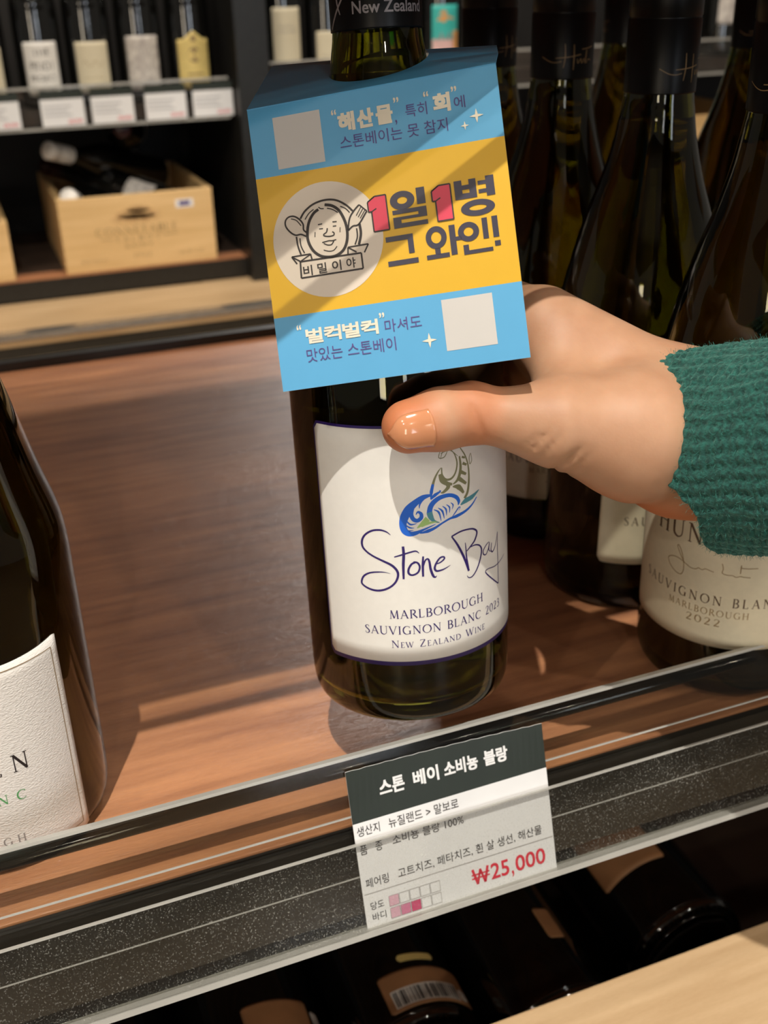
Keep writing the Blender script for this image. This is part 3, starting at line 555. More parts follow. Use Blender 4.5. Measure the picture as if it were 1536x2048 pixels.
T(pr, '스톤', 111.2, 121.8, 14.3, 20.7, .035); T(pr, '베이', 125.5, 136.5, 14.3, 20.7, .035); T(pr, '소비뇽', 138.8, 153.6, 14.3, 20.7, .035); T(pr, '블랑', 156.2, 166.8, 14.3, 20.7, .035)
def prf2(off):
    def fn(u, s, w=0): b = .0012 * math.sin(PI * (u - 98.6) / 84.6) * max(0, (s - 6) / 20.6); return prf(off - b)(u, s, w)
    return fn
part('header_lettering', pr.mesh(prf2(.0004)), M['card_white'], pc, world=True)
pr = Print()
T(pr, '생산지', 99.8, 109.2, .4, 4.5); T(pr, '뉴질랜드 > 말보로', 113.0, 142.9, .4, 4.7); T(pr, '품', 100.0, 103.0, -7.3, -3.4); T(pr, '종', 106.4, 109.3, -7.3, -3.4)
T(pr, '소비뇽 블랑 100%', 113.6, 144.3, -6.9, -2.8); T(pr, '페어링', 100.4, 110.0, -21.6, -17.6); T(pr, '고트치즈, 페타치즈, 흰 살 생선, 해산물', 114.0, 178.0, -21.6, -17.3)
T(pr, '당도', 101.1, 106.7, -31.2, -27.9); T(pr, '바디', 101.3, 107.0, -36.0, -32.7)
part('lettering', pr.mesh(prf(.0004)), M['ink_black'], pc, world=True)
pr = Print(); T(pr, '25', 153.4, 161.6, -34.6, -27.6, .02); T(pr, ',', 162.6, 163.6, -36.2, -33.4, .02); T(pr, '000', 164.6, 178.4, -34.6, -27.6, .02)
pr.stroke([(145.4, -27.7), (147.2, -34.5)], 1.1); pr.stroke([(147.2, -34.5), (148.8, -28.2)], .9); pr.stroke([(148.8, -28.2), (150.5, -34.5)], .9); pr.stroke([(150.5, -34.5), (152.2, -27.7)], 1.1); pr.stroke([(144.8, -30.2), (152.8, -30.2)], .6); pr.stroke([(144.8, -31.8), (152.8, -31.8)], .6)
part('price_lettering', pr.mesh(prf(.0004)), M['price_red'], pc, world=True)
lines = Print(); sqs = {1: Print(), 2: Print(), 3: Print()}
lines.rect(99.3, 182.6, -24.1, -23.9)
for r_, vt in ((0, -27.6), (1, -32.8)):
    for k in range(5):
        u = 108.9 + k * 4.45; x1, y1 = u + 4.1, vt - 4.4
        for seg in (((u, vt), (x1, vt)), ((x1, vt), (x1, y1)), ((x1, y1), (u, y1)), ((u, y1), (u, vt))): lines.stroke(list(seg), .16)
        c = {(0, 0): 1, (1, 0): 1, (1, 1): 2, (1, 2): 3}.get((r_, k))
        if c: sqs[c].rect(u, x1, y1, vt)
part('ruled_lines', lines.mesh(prf(.00042)), M['ink_grey'], pc, world=True)
for c, nm in ((1, 'pale pink'), (2, 'pink'), (3, 'crimson')): part('rating_square', sqs[c].mesh(prf(.00038)), M['sq%d' % c], pc, world=True, label=nm + ' rating squares')

# ---------------------------------------------------------------- black-capped bottles on the right, one behind another
def wine_white_bottle(label, loc, rotz, rot=None):
    t = thing('wine_bottle', label, 'bottle', loc, None, rot if rot is not None else (0, 0, rotz))
    P = burgundy(R0)
    part('glass', glass_mesh(P), M['dark_glass'], t, True); part('wine', wine_mesh(P, .238), M['wine'], t, True)
    c = part('screw_cap', cap_mesh(.0157, .2485, .300), M['cap_black'], t, True)
    pr = Print()
    for off in (0, 49):
        pr.stroke([(-14 + off, 259), (-10 + off, 257), (-7 + off, 256.5), (-4 + off, 257)], [.3, .35, .3, .3]); pr.stroke([(-2.5 + off, 265), (-2.2 + off, 259), (-3 + off, 254)], [.3, .5, .3])
        pr.stroke([(2 + off, 264.5), (2.2 + off, 258), (2.0 + off, 253)], [.3, .5, .3]); pr.stroke([(-7 + off, 258.5), (0 + off, 259), (6 + off, 260)], [.3, .4, .3])
        pr.stroke([(4 + off, 258), (4.4 + off, 256), (6 + off, 258), (6.6 + off, 256), (8 + off, 258), (8.6 + off, 256), (9.6 + off, 262), (9.4 + off, 256), (11 + off, 257.5), (13 + off, 257)], .32); pr.stroke([(6.5 + off, 262.3), (10 + off, 262.6), (14 + off, 263.3)], .35)
    part('signature', pr.mesh(cylf(.0157, .0001)), M['ink_gold'], c)
    l = part('front_label', label_mesh(R0, -45, 45, 29, 104, corner=3), M['label_cream'], t, True)
    pr = Print(); serif(pr, "HUNTER'S", -27, 27, 79.0, 9.0, spacing=.22); part('name_lettering', ink(pr, R0), M['ink_brown'], l)
    pr = Print(); serif(pr, 'SAUVIGNON BLANC', -33, 33, 51.0, 4.6, spacing=.34); part('lettering', ink(pr, R0), M['ink_brown'], l)
    pr = Print(); serif(pr, 'MARLBOROUGH', -17, 19, 45.3, 3.3, spacing=.25); serif(pr, '2022', -7.6, 7.6, 40.2, 3.6, spacing=.22)
    for s_ in BK['sig']: pr.stroke([(u + 38, v) for u, v in s_], .38)
    part('gold_lettering', ink(pr, R0, .00037), M['ink_gold'], l)
    part('back_label', label_mesh(R0, 86, 127, 26, 95, corner=3), M['label_cream'], t, True)
    return t
aA = Vector((-.0432, -.0298, 1)).normalized(); e2A = (Vector((0, -1, 0)) - aA * (-aA.y)).normalized(); e1A = (-e2A).cross(aA)
rotA = Matrix((e1A, -e2A, aA)).transposed() @ Matrix.Rotation(-38 / 40.5, 3, 'Z')
G1 = 'black-capped white wine bottles in the row behind the hand'
wine_white_bottle('black-capped white wine bottle at the shelf front, cream label partly covered by the green sleeve', (.3059, .3496, .0026), 0, rotA)
wine_white_bottle('black-capped white wine bottle directly behind the front one, gold signature on its cap', (.301, .4345, 0), math.radians(14))
wine_white_bottle('black-capped white wine bottle third in the row, its label showing between held bottle and hand', (.298, .5165, 0), math.radians(-16))
wine_white_bottle('black-capped white wine bottle right beside the upper right corner of the neck card', (.298, .599, 0), math.radians(20))
wine_white_bottle('black-capped white wine bottle seen small between the second and third caps', (.4583, .708, 0), math.radians(50))
wine_white_bottle('black-capped white wine bottle partly hidden at the right of the gold signed cap', (.500, .62, 0), math.radians(-30))
# ---------------------------------------------------------------- bottle at the left front
lt = thing('wine_bottle', 'dark wine bottle with large white textured label cut off at the left edge', 'bottle', (-.0262, .375, 0))
PL = burgundy(.0425, -.022)
part('glass', glass_mesh(PL), M['dark_glass'], lt, True); part('wine', wine_mesh(PL, .236), M['wine'], lt, True); part('screw_cap', cap_mesh(.0157, .2485, .300), M['cap_black'], lt, True)
l = part('front_label', label_mesh(.0425, -35, 34, 4.2, 90.5, corner=.6, top=lambda t: 90.5 + 2.0 * abs(2 * t - 1) ** 3), M['label_paper'], lt, True)
pr = Print(); ed = 3.0
for a, b in (((-35 + ed, 4.2 + ed), (34 - ed, 4.2 + ed)), ((34 - ed, 4.2 + ed), (34 - ed, 88)), ((34 - ed, 88), (-35 + ed, 88)), ((-35 + ed, 88), (-35 + ed, 4.2 + ed))):
    pr.stroke([(a[0] + (b[0] - a[0]) * i / 24, a[1] + (b[1] - a[1]) * i / 24) for i in range(25)], .35, k=2)
part('border_line', ink(pr, .0425), M['ink_gold'], l)
pr = Print(); serif(pr, 'EN', .3, 14.0, 45.6, 7.4, spacing=.55); part('name_lettering', ink(pr, .0425), M['ink_black'], l)
pr = Print(); serif(pr, 'NC', .6, 11.0, 33.0, 4.2, spacing=.7); part('variety_lettering', ink(pr, .0425), M['ink_green'], l)
pr = Print(); serif(pr, 'GH', -.5, 7.5, 14.0, 3.6, spacing=.5); part('region_lettering', ink(pr, .0425), M['ink_grey'], l)

# ---------------------------------------------------------------- lower deck: bin front, bottles lying with their bases to the front
display_lower = thing('display_shelf', 'lowest dark display shelf carrying the lying bottles', 'shelf', (.4, .6, -.299))
part('shelf_board', box(X0, X1, .30, YB, -.318, -.299, .0008), M['brown_dark'], display_lower, world=True)
bk = thing('dark_divider', 'black divider panel behind the lying bottles', 'panel', (.4, .78, -.29)); part('panel', box(X0, X1, .78, .79, -.2985, -.05), M['black_panel'], bk, world=True)
bf = display_lower
part('bin_top', box(X0, X1, .200, .3095, -.172, -.150, .0012), M['bin_wood'], bf, world=True, label='pale wooden board along the front')
part('bin_front', box(X0, X1, .290, .309, -.2985, -.1725, .0008), M['bin_wood'], bf, world=True)
def lying_bottle(label, loc, rotz=0, roll=0, band=None, glassm='red_wine_glass'):
    Rm = Matrix.Rotation(rotz, 3, 'Z') @ Matrix.Rotation(-PI / 2, 3, 'X') @ Matrix.Rotation(roll, 3, 'Z')
    t = thing('wine_bottle', label, 'bottle', loc, 'bottles lying on the lowest shelf', Rm)
    P = burgundy(R0)
    prof = [(0, .012), (.02, .010), (.031, .002), (.034, .0)] + [tuple(p) for p in smooth_prof(P, 4)][1:] + [(0, .297)]
    part('glass', lathe(prof, 64), M[glassm], t, True)
    # knurled ring moulded round the base
    bm = bmesh.new()
    for k in range(54):
        a = 2 * PI * k / 54
        r = bmesh.ops.create_cube(bm, size=1, matrix=Matrix.Rotation(a, 4, 'Z') @ Matrix.Translation((.0372, 0, .0012)) @ Matrix.Diagonal((.0032, .0022, .0022, 1)))
    m_ = bpy.data.meshes.new('knurl'); bm.to_mesh(m_); bm.free(); o = part('base_knurl', m_, M[glassm], t); o['kind'] = 'stuff'
    part('screw_cap', cap_mesh(.0157, .2485, .300), M['cap_black'], t, True)
    if band:
        for (mt, u0, u1, s0, s1, bars) in band:
            l = part('label', label_mesh(R0, u0, u1, s0, s1, corner=1.5), M[mt], t, True)
            if bars:
                pr = Print(); u = u0 + 5
                while u < u1 - 12:
                    wd = random.choice((.5, .9, 1.4)); pr.rect(u, u + wd, s0 + 3, s0 + 13); u += wd + random.choice((.5, .9, 1.2))
                part('barcode', ink(pr, R0), M['ink_black'], l)
                pr = Print(); pr.rect(u0 + 4, u1 - 11, s0 + 2.4, s0 + 14); pr.disc(u1 - 6, s0 + 8, 4.2); part('barcode_ground', ink(pr, R0, .00031), M['label_white'], l)
    return t
# local -Y (u=0) is turned upwards by roll; the bases face the aisle
lying_bottle('dark bottle lying at the right of the lowest shelf, ribbed base ring and brown label', (.343, .380, -.2585), 0, 0, [('label_brown', -40, 8, 45, 110, False)])
lying_bottle('dark bottle lying with ribbed base ring at the bottom centre right', (.240, .354, -.2585), 0, 0, [('label_brown', 10, 22, 42, 66, False)])
lying_bottle('dark bottle lying with a barcode label at the bottom centre', (.157, .372, -.2585), 0, 0, [('label_brown', -14, 44, 10, 36, True), ('label_yellow', 2, 26, 41, 46, False)])
lying_bottle('dark bottle lying with an orange brown label at the bottom left of the price tag', (.073, .372, -.2585), 0, 0, [('label_brown', -8, 32, 20, 46, False), ('label_white', 34, 40, 14, 40, False)])
lying_bottle('dark bottle lying at the far bottom left, hardly lit', (-.012, .372, -.2585), 0, 0, None)

# ---------------------------------------------------------------- far shelving across the aisle
YS = 2.0
for nm, x0, x1 in (('left', -1.2, .492), ('right', .5505, 2.6)):
    dz = 0 if nm == 'left' else .02
    s = thing('wall_shelf', 'far black wall shelf with price rail, %s of the black upright' % nm, 'shelf', ((x0 + x1) / 2, YS, .095 + dz))
    part('shelf_board', box(x0, x1, YS, YS + .40, .070 + dz, .095 + dz), M['brown_dark'], s, world=True)
    r = part('rail', box(x0, x1 - .01, YS - .009, YS - .006, .0645 + dz, .127 + dz), M['acrylic_dusty'], s, world=True)
    part('rail_lip', box(x0, x1 - .01, YS - .011, YS - .004, .127 + dz, .131 + dz), M['acrylic_edge'], s, world=True)
    part('rail_base', box(x0, x1 - .01, YS - .011, YS, .0625 + dz, .0665 + dz), M['acrylic_edge'], s, world=True)
    s2 = thing('wall_shelf', 'far black wall shelf carrying the wooden crates, %s of the black upright' % nm, 'shelf', ((x0 + x1) / 2, YS, -.19))
    part('shelf_board', box(x0, x1, YS - .005, YS + .42, -.222, -.1885), M['black_metal'], s2, world=True)
    part('shelf_mat', box(x0, x1, YS + .05, YS + .40, -.188, -.186), M['brown_dark'], s2, world=True)
    part('lip', box(x0, x1, YS - .004, YS + .045, -.188, -.1865), M['shelf_wood'], s2, world=True)
up = thing('shelf_upright', 'tall black upright post between the two bays of the far shelving', 'post', (.521, 2.15, -1.1))
part('post', box(.492, .5505, 1.955, 2.44, -1.1, .62, .002), M['black_metal'], up, world=True)
bp = thing('back_panel', 'black back panel behind the far shelves', 'panel', (.7, 2.44, -1.1)); part('panel', box(-1.2, 2.6, 2.44, 2.46, -1.1, .62), M['black_panel'], bp, world=True)
# stepped ledges under the far shelving
for (y0, y1, zt, lab, front) in ((1.80, 1.994, -.2245, 'upper pale wooden ledge with shiny strip under the far crates', 'chrome'), (1.70, 1.799, -.2635, 'lower pale wooden ledge with black front edge under the far crates', 'black')):
    t = thing('wooden_ledge', lab, 'ledge', (.7, (y0 + y1) / 2, zt))
    part('board', box(-1.2, 2.6, y0, y1, zt - .02, zt, .001), M['pale_wood'], t, world=True)
    if front == 'chrome':
        part('edge_strip', box(-1.2, 2.6, y0 - .004, y0 + .02, zt - .009, zt + .002, .001), M['chrome'], t, world=True); part('black_strip', box(-1.2, 2.6, y0 - .001, y0 + .01, zt - .04, zt - .0205), M['black_metal'], t, world=True)  # shiny edge, with a black strip below the board
    else:
        part('front_lip', box(-1.2, 2.6, y0 - .004, y0 - .0005, zt - .006, zt + .003, .001), M['crate_wood'], t, world=True); part('front_face', box(-1.2, 2.6, y0, y0 + .01, -1.1, zt - .0205), M['black_metal'], t, world=True)

def far_bottle(label, x, y, z, lab_mat, s0, s1, halfw=30, top=None, cap='cap_dark', extra=None, group='wine bottles on the far shelf', dz=0, ubias=0):
    t = thing('wine_bottle', label, 'bottle', (x, y, z), group)
    P = burgundy(.0385, dz)
    prof = [(0, .002), (.030, 0)] + [tuple(p) for p in smooth_prof(P, 4)][1:]
    part('glass', lathe(prof + [(0, .297)], 40), M['red_wine_glass'], t, True)
    part('cap', cap_mesh(.0157, .2485, .300, 32), M[cap], t, True)
    f_ = label_mesh(.0385, -halfw + ubias, halfw + ubias, s0, s1, corner=2, top=top)
    l = part('label', f_, M[lab_mat], t, True)
    if extra: extra(l)
    return t
def words(rows, m='ink_grey'):
    def f_(l):
        pr = Print()
        for kind, txt, u0, u1, v, hh in rows:
            if kind == 's': serif(pr, txt, u0, u1, v, hh)
            elif kind == 't': pr.text(txt, u0, u1, v, v + hh, .01)
            else: pr.stroke([(u0 + (u1 - u0) * i / 8, v + hh * math.sin(i * 1.7)) for i in range(9)], .7)
        part('lettering', ink(pr, .0385), M[m], l)
    return f_
zL = .0955; zR = .1155; yb = YS + .04
far_bottle('dark bottle with plain cream label cut by the left edge of the far shelf', .085, yb, zL, 'label_cream', 22, 98, 30, extra=words([('w', '', -18, 18, 62, 4)]))
far_bottle('dark bottle with white label in large black capitals on the far shelf', .175, yb, zL, 'label_white', 20, 103, 29, extra=words([('t', 'THE', -14, 14, 82, 11), ('t', 'PINOT', -20, 20, 60, 13), ('t', 'PROJECT', -22, 22, 40, 12), ('w', '', -20, 20, 30, 2)], 'ink_black'))
far_bottle('dark bottle with cream label and thin script on the far shelf', .258, yb, zL, 'label_cream', 20, 100, 29, extra=words([('w', '', -18, 18, 66, 5), ('w', '', -16, 16, 44, 1)], 'ink_gold'))
far_bottle('dark bottle with white label bearing a grey sketched figure on the far shelf', .343, yb, zL, 'label_sketch', 20, 106, 29, extra=words([('w', '', -10, 18, 80, 9), ('w', '', -6, 20, 60, 10), ('w', '', -4, 18, 44, 7)], 'ink_grey'))
def ypatch(l):
    pr = Print(); pr.disc(0, 72, 11, 12); pr.disc(0, 98, 5, 5); pr.rect(-14, 14, 40, 43); part('crest', ink(pr, .0385), M['ink_gold'], l)
far_bottle('dark bottle with yellow pointed label at the right end of the far left shelf', .430, yb, zL, 'label_yellow', 18, 100, 29, top=lambda t: 97 + 14 * max(0, 1 - abs(2 * t - 1) * 1.5) ** 1.2, extra=ypatch)
ceil_x = lambda px: None
far_bottle('dark bottle with tall cream label just right of the black upright', .600, yb, zR, 'label_cream', 30, 121, 27, extra=words([('s', 'WINES', -14, 14, 88, 5), ('s', 'CELLARS', -18, 18, 80, 5)]))
far_bottle('dark bottle with low cream label second from the black upright', .683, yb, zR, 'label_cream', 28, 80, 30, extra=words([('s', 'SAUVIGNON', -20, 20, 38, 4)]))
far_bottle('dark bottle with low cream label left of the held bottle neck', .762, yb, zR, 'label_cream', 26, 82, 28, extra=words([('s', 'BLANC', -12, 12, 50, 4)]))
def teal(l):
    pr = Print(); pr.rect(-27, 27, 32, 58); part('pink_ground', ink(pr, .0385, .00034), M['pink'], l)
    pr = Print(); pr.disc(-6, 97, 8, 10); pr.stroke([(-18, 90), (-4, 96), (16, 92)], [3, 5, 3]); pr.rect(14, 27, 40, 72); part('orange_figure', ink(pr, .0385), M['orange_fig'], l)
    pr = Print(); [pr.rect(-20 + 8 * k, -16 + 8 * k, 56, 62 + (k * 7) % 13) for k in range(5)]; part('skyline', ink(pr, .0385, .0004), M['ink_silver'], l)
far_bottle('dark bottle with teal and pink picture label right of the held bottle neck', .905, yb - .005, zR, 'label_teal', 28, 116, 28, extra=teal)
far_bottle('dark bottle with small cream label right of the teal labelled one', .995, yb, zR, 'label_cream', 26, 82, 28, extra=words([('s', 'HINE', -14, 14, 60, 7)]))
far_bottle('dark bottle with cream label between the dark caps at upper centre right', 1.165, yb, zR, 'label_cream', 26, 92, 28)
far_bottle('dark bottle with pale label at the top right corner on the far shelf', 1.545, yb, zR, 'label_sketch', 60, 150, 28)
far_bottle('dark bottle with pale label next to the top right corner on the far shelf', 1.63, yb, zR, 'label_sketch', 60, 150, 28)
# their price tags
def far_tag(x, dz, label, wdt=.071):
    t = thing('price_tag', label, 'price tag', (x, YS - .012, .066 + dz), 'price tags on the far rail')
    c = part('card', box(x, x + wdt, YS - .0125, YS - .0115, .068 + dz, .111 + dz), M['card_white'], t, world=True)
    part('header', box(x, x + wdt, YS - .0125, YS - .0115, .1112 + dz, .1245 + dz), M['header'], t, world=True)
    def fn(o): return lambda u, v: (x + u / 1000, YS - .0125 - o, .068 + dz + v / 1000)
    pr = Print(); pr.text('28,000', 42, 66, 3, 10, .01); part('price_lettering', pr.mesh(fn(.0003)), M['price_red'], c, world=True)
    pr = Print(); [pr.rect(4, 50 - 6 * (k % 2), 16 + 7 * k, 18.5 + 7 * k) for k in range(3)]; part('lettering', pr.mesh(fn(.0003)), M['ink_lightgrey'], c, world=True)
    return t
for k, (x, nm) in enumerate(((.055, 'cut off at the left edge'), (.160, 'under the bottle lettered in black capitals'), (.243, 'under the thin script label'), (.334, 'under the sketched label'), (.417, 'under the yellow label'))):
    far_tag(x, 0, 'small white price tag on the far rail ' + nm)
far_tag(1.11, .02, 'small white price tag on the far rail seen between two dark caps', .075)
far_tag(1.548, .026, 'small white price tag on the far rail near the right edge of the picture', .085)
# crates
def crate(x, y, z, w_, d_, h_, label, printed=True):
    t = thing('wooden_crate', label, 'crate', (x + w_ / 2, y + d_ / 2, z))
    th = .011
    f_ = part('front_board', box(x, x + w_, y, y + th, z, z + h_, .001), M['crate_wood'], t, world=True)
    part('back_board', box(x, x + w_, y + d_ - th, y + d_, z, z + h_, .001), M['crate_wood'], t, world=True)
    for a in (x, x + w_ - th): part('side_board', box(a, a + th, y + th, y + d_ - th, z, z + h_, .001), M['crate_wood'], t, world=True)
    part('bottom_board', box(x + th, x + w_ - th, y + th, y + d_ - th, z, z + .008), M['crate_wood'], t, world=True)
    if printed:
        fn = lambda u, v: (x + u / 1000, y - .0003, z + v / 1000)
        W = w_ * 1000; c = W / 2; pr = Print()
        serif(pr, 'CONNETABLE', c - 78, c + 68, 62, 13, spacing=.2)
        serif(pr, 'TALBOT', c - 46, c + 36, 49, 9, spacing=.5); serif(pr, 'SAINT', c - 30, c + 22, 38, 5); serif(pr, '2022', c - 16, c + 16, 20, 6, spacing=.3); 
        pr.stroke([(c - 70, 55), (c - 50, 55)], 1.2); pr.stroke([(c + 40, 55), (c + 68, 55)], 1.2)
        part('branded_lettering', pr.mesh(fn), M['ink_gold'], f_, world=True)
        for tx, a, b_ in (('BOUTEILLES', 28, 74), ('SUR LIE', W - 70, W - 24)): part('branded_lettering', serif(Print(), tx, a, b_, 17, 5).mesh(fn), M['ink_gold'], f_, world=True)
        pr = Print(); pr.disc(c, 96, 40, 9); pr.disc(c - 5, 88, 44, 8); pr.disc(c, 104, 22, 6); part('branded_crest', pr.mesh(lambda u, v: (x + u / 1000, y - .0002, z + v / 1000)), M['crest'], f_, world=True)
        pr = Print(); pr.rect(W - 68, W - 36, 100, 114); part('sticker', pr.mesh(fn), M['card_white'], f_, world=True)
        pr = Print(); pr.rect(W - 62, W - 42, 103, 111); part('sticker_print', pr.mesh(lambda u, v: (x + u / 1000, y - .0005, z + v / 1000)), M['ink_purple'], f_, world=True)
    return t
M['crest'] = mat('crest_burnt', (.50, .30, .13), .6, 0, 0, 120, col2=(.66, .43, .20))
crate(.163, 2.0, -.1855, .275, .34, .130, 'pale wooden wine crate with burnt lettering full of dark bottles')
crate(-.200, 2.0, -.1855, .275, .34, .102, 'pale wooden crate cut off at the left edge', False)
crate(1.42, 2.0, -.1855, .275, .34, .187, 'pale wooden crate glimpsed between the two rightmost bottles', False)
# bottles lying in the crate
def crate_bottle(p0, p1, cap, lab, label):
    p0 = Vector(p0); p1 = Vector(p1); d = (p1 - p0).normalized(); q = d.to_track_quat('Z', 'Y').to_matrix()
    t = thing('wine_bottle', label, 'bottle', p0, 'bottles lying in the crate', q)
    prof = [(0, .002), (.030, 0)] + [tuple(p) for p in smooth_prof(burgundy(.037), 4)][1:] + [(0, .297)]
    part('glass', lathe(prof, 40), M['red_wine_glass'], t, True); part('foil', cap_mesh(.0157, .235, .300, 32), M[cap], t, True)
    if lab: part('label', label_mesh(.037, -105, 105, 34, 92, corner=2), M[lab], t, True)
crate_bottle((.385, 2.265, -.068), (.165, 2.075, .020), 'foil_white', None, 'dark bottle lying across the top of the crate, pale cap at upper left')
crate_bottle((.378, 2.062, -.100), (.180, 2.262, -.035), 'cap_dark', 'label_sketch', 'dark bottle in the crate with a grey label near its base at the right')
crate_bottle((.262, 2.295, -.140), (.190, 2.03, -.058), 'foil_white', None, 'dark bottle in the crate, bright white foil pointing at the front board')
crate_bottle((.345, 2.30, .018), (.300, 2.05, .050), 'cap_dark', 'label_white', 'dark bottle leaning at the back of the crate')

# ---------------------------------------------------------------- room
struct(part('floor', box(-5, 5, -6, 5, -1.15, -1.1), M['floor'])); struct(part('ceiling', box(-5, 5, -6, 5, 2.1, 2.15), M['ceiling']))
# shop windows behind the photographer: they give the tall streaks seen on the bottle glass
def daylit(name, c, ang, w_, z0, z1, col, st_):
    m, nt, b = principled(name + '_light'); b.inputs['Base Color'].default_value = (0, 0, 0, 1); b.inputs['Emission Color'].default_value = (*col, 1); b.inputs['Emission Strength'].default_value = st_
    fr = box(-w_ / 2 - .05, w_ / 2 + .05, -.05, .0, z0 - .05, z1 + .05); fr.transform(Matrix.Translation((c[0], c[1], 0)) @ Matrix.Rotation(ang, 4, 'Z'))
    f_ = struct(part(name, fr, M['black_metal']))
    for k in (0, 1):
        h_ = (z1 - z0) / 2; g = box(-w_ / 2, w_ / 2, .001, .006, z0 + k * h_ + .015, z0 + (k + 1) * h_ - .015); g.transform(Matrix.Translation((c[0], c[1], 0)) @ Matrix.Rotation(ang, 4, 'Z')); part('pane', g, m, f_)
daylit('window_1', (-2.9, -4.1), math.radians(-35), .55, -.7, 1.3, (1, .86, .66), 11)
daylit('window_2', (1.3, -5.0), math.radians(14), .8, -.6, 1.5, (.85, .92, 1), 7)
daylit('window_3', (-1.0, -5.2), math.radians(-10), .35, -.5, 1.5, (.95, .95, 1), 7)

# ---------------------------------------------------------------- person: hand and knitted sleeve
def surface_nets(F, org, st):
    nx, ny, nz = F.shape; inside = F < 0
    corners = [inside[i:nx - 1 + i, j:ny - 1 + j, k:nz - 1 + k] for i in (0, 1) for j in (0, 1) for k in (0, 1)]
    s = sum(c.astype(np.int8) for c in corners); act = (s > 0) & (s < 8)
    idx = -np.ones(act.shape, int); I, J, K = np.nonzero(act); idx[I, J, K] = np.arange(len(I))
    acc = np.zeros((len(I), 3)); cnt = np.zeros(len(I))
    for ax in range(3):
        o1, o2 = [a for a in range(3) if a != ax]
        for a in (0, 1):
            for b in (0, 1):
                off = [0, 0, 0]; off[o1] = a; off[o2] = b
                f0 = F[I + off[0], J + off[1], K + off[2]]; off2 = off[:]; off2[ax] = 1
                f1 = F[I + off2[0], J + off2[1], K + off2[2]]; m = (f0 < 0) != (f1 < 0)
                t = np.where(m, f0 / np.where(m, f0 - f1, 1), 0); P = np.zeros((len(I), 3)); P[:, o1] = a; P[:, o2] = b; P[:, ax] = t
                acc += P * m[:, None]; cnt += m
    V = (acc / cnt[:, None] + np.stack([I, J, K], 1)) * st + org
    faces = []
    for ax in range(3):
        o1, o2 = [(1, 2), (2, 0), (0, 1)][ax]
        sl0 = [slice(None)] * 3; sl1 = [slice(None)] * 3; sl0[ax] = slice(0, -1); sl1[ax] = slice(1, None)
        A = inside[tuple(sl0)]; B = inside[tuple(sl1)]; E = np.stack(np.nonzero(A != B), 1)
        E = E[(E[:, o1] > 0) & (E[:, o2] > 0) & (E[:, o1] < F.shape[o1] - 1) & (E[:, o2] < F.shape[o2] - 1)]
        d1 = np.zeros(3, int); d1[o1] = 1; d2 = np.zeros(3, int); d2[o2] = 1
        q = [E - d1 - d2, E - d2, E, E - d1]; ids = [idx[tuple(x.T)] for x in q]
        Q = np.stack(ids, 1); fl = A[tuple(E.T)]; Q[~fl] = Q[~fl][:, ::-1]; faces.append(Q)
    return V, np.concatenate(faces)
st = .0011; lo = np.array((.095, .255, .095)); hi = np.array((.262, .440, .225))
gx = [np.arange(lo[i], hi[i], st) for i in range(3)]
PX = np.stack(np.meshgrid(*gx, indexing='ij'), -1).astype(np.float32)
def cone(P, a, b, ra, rb):
    a = np.array(a, np.float32); b = np.array(b, np.float32); ab = b - a; t = np.clip(((P - a) @ ab) / (ab @ ab), 0, 1)
    return np.linalg.norm(P - a - t[..., None] * ab, axis=-1) - (ra + (rb - ra) * t)
def smin(a, b, k): h_ = np.clip(.5 + .5 * (b - a) / k, 0, 1); return b + (a - b) * h_ - k * h_ * (1 - h_)
BX = np.array((.1428, .3474, .03385)); BA = np.array(aH)
def bottle_sd(P):
    q = P - BX.astype(np.float32); s_ = q @ BA.astype(np.float32); rad = np.linalg.norm(q - s_[..., None] * BA.astype(np.float32), axis=-1)
    Rr = np.interp(s_, [0, .145, .166, .191, .211], [.0406, .0402, .0365, .030, .0232]); return rad - Rr
def around(deg, z, r=.0488):
    q = BX + BA * ((z - BX[2]) / BA[2]); a = math.radians(deg); return q + r * np.array((math.cos(a), math.sin(a), 0))
TH = dict(tip=(.1272, .3100, .1636), mid=(.1380, .3080, .1652), ip=(.1490, .3070, .1660), pp=(.1640, .3005, .1635), mcp=(.1765, .2955, .1615), cmc=(.203, .2905, .155))
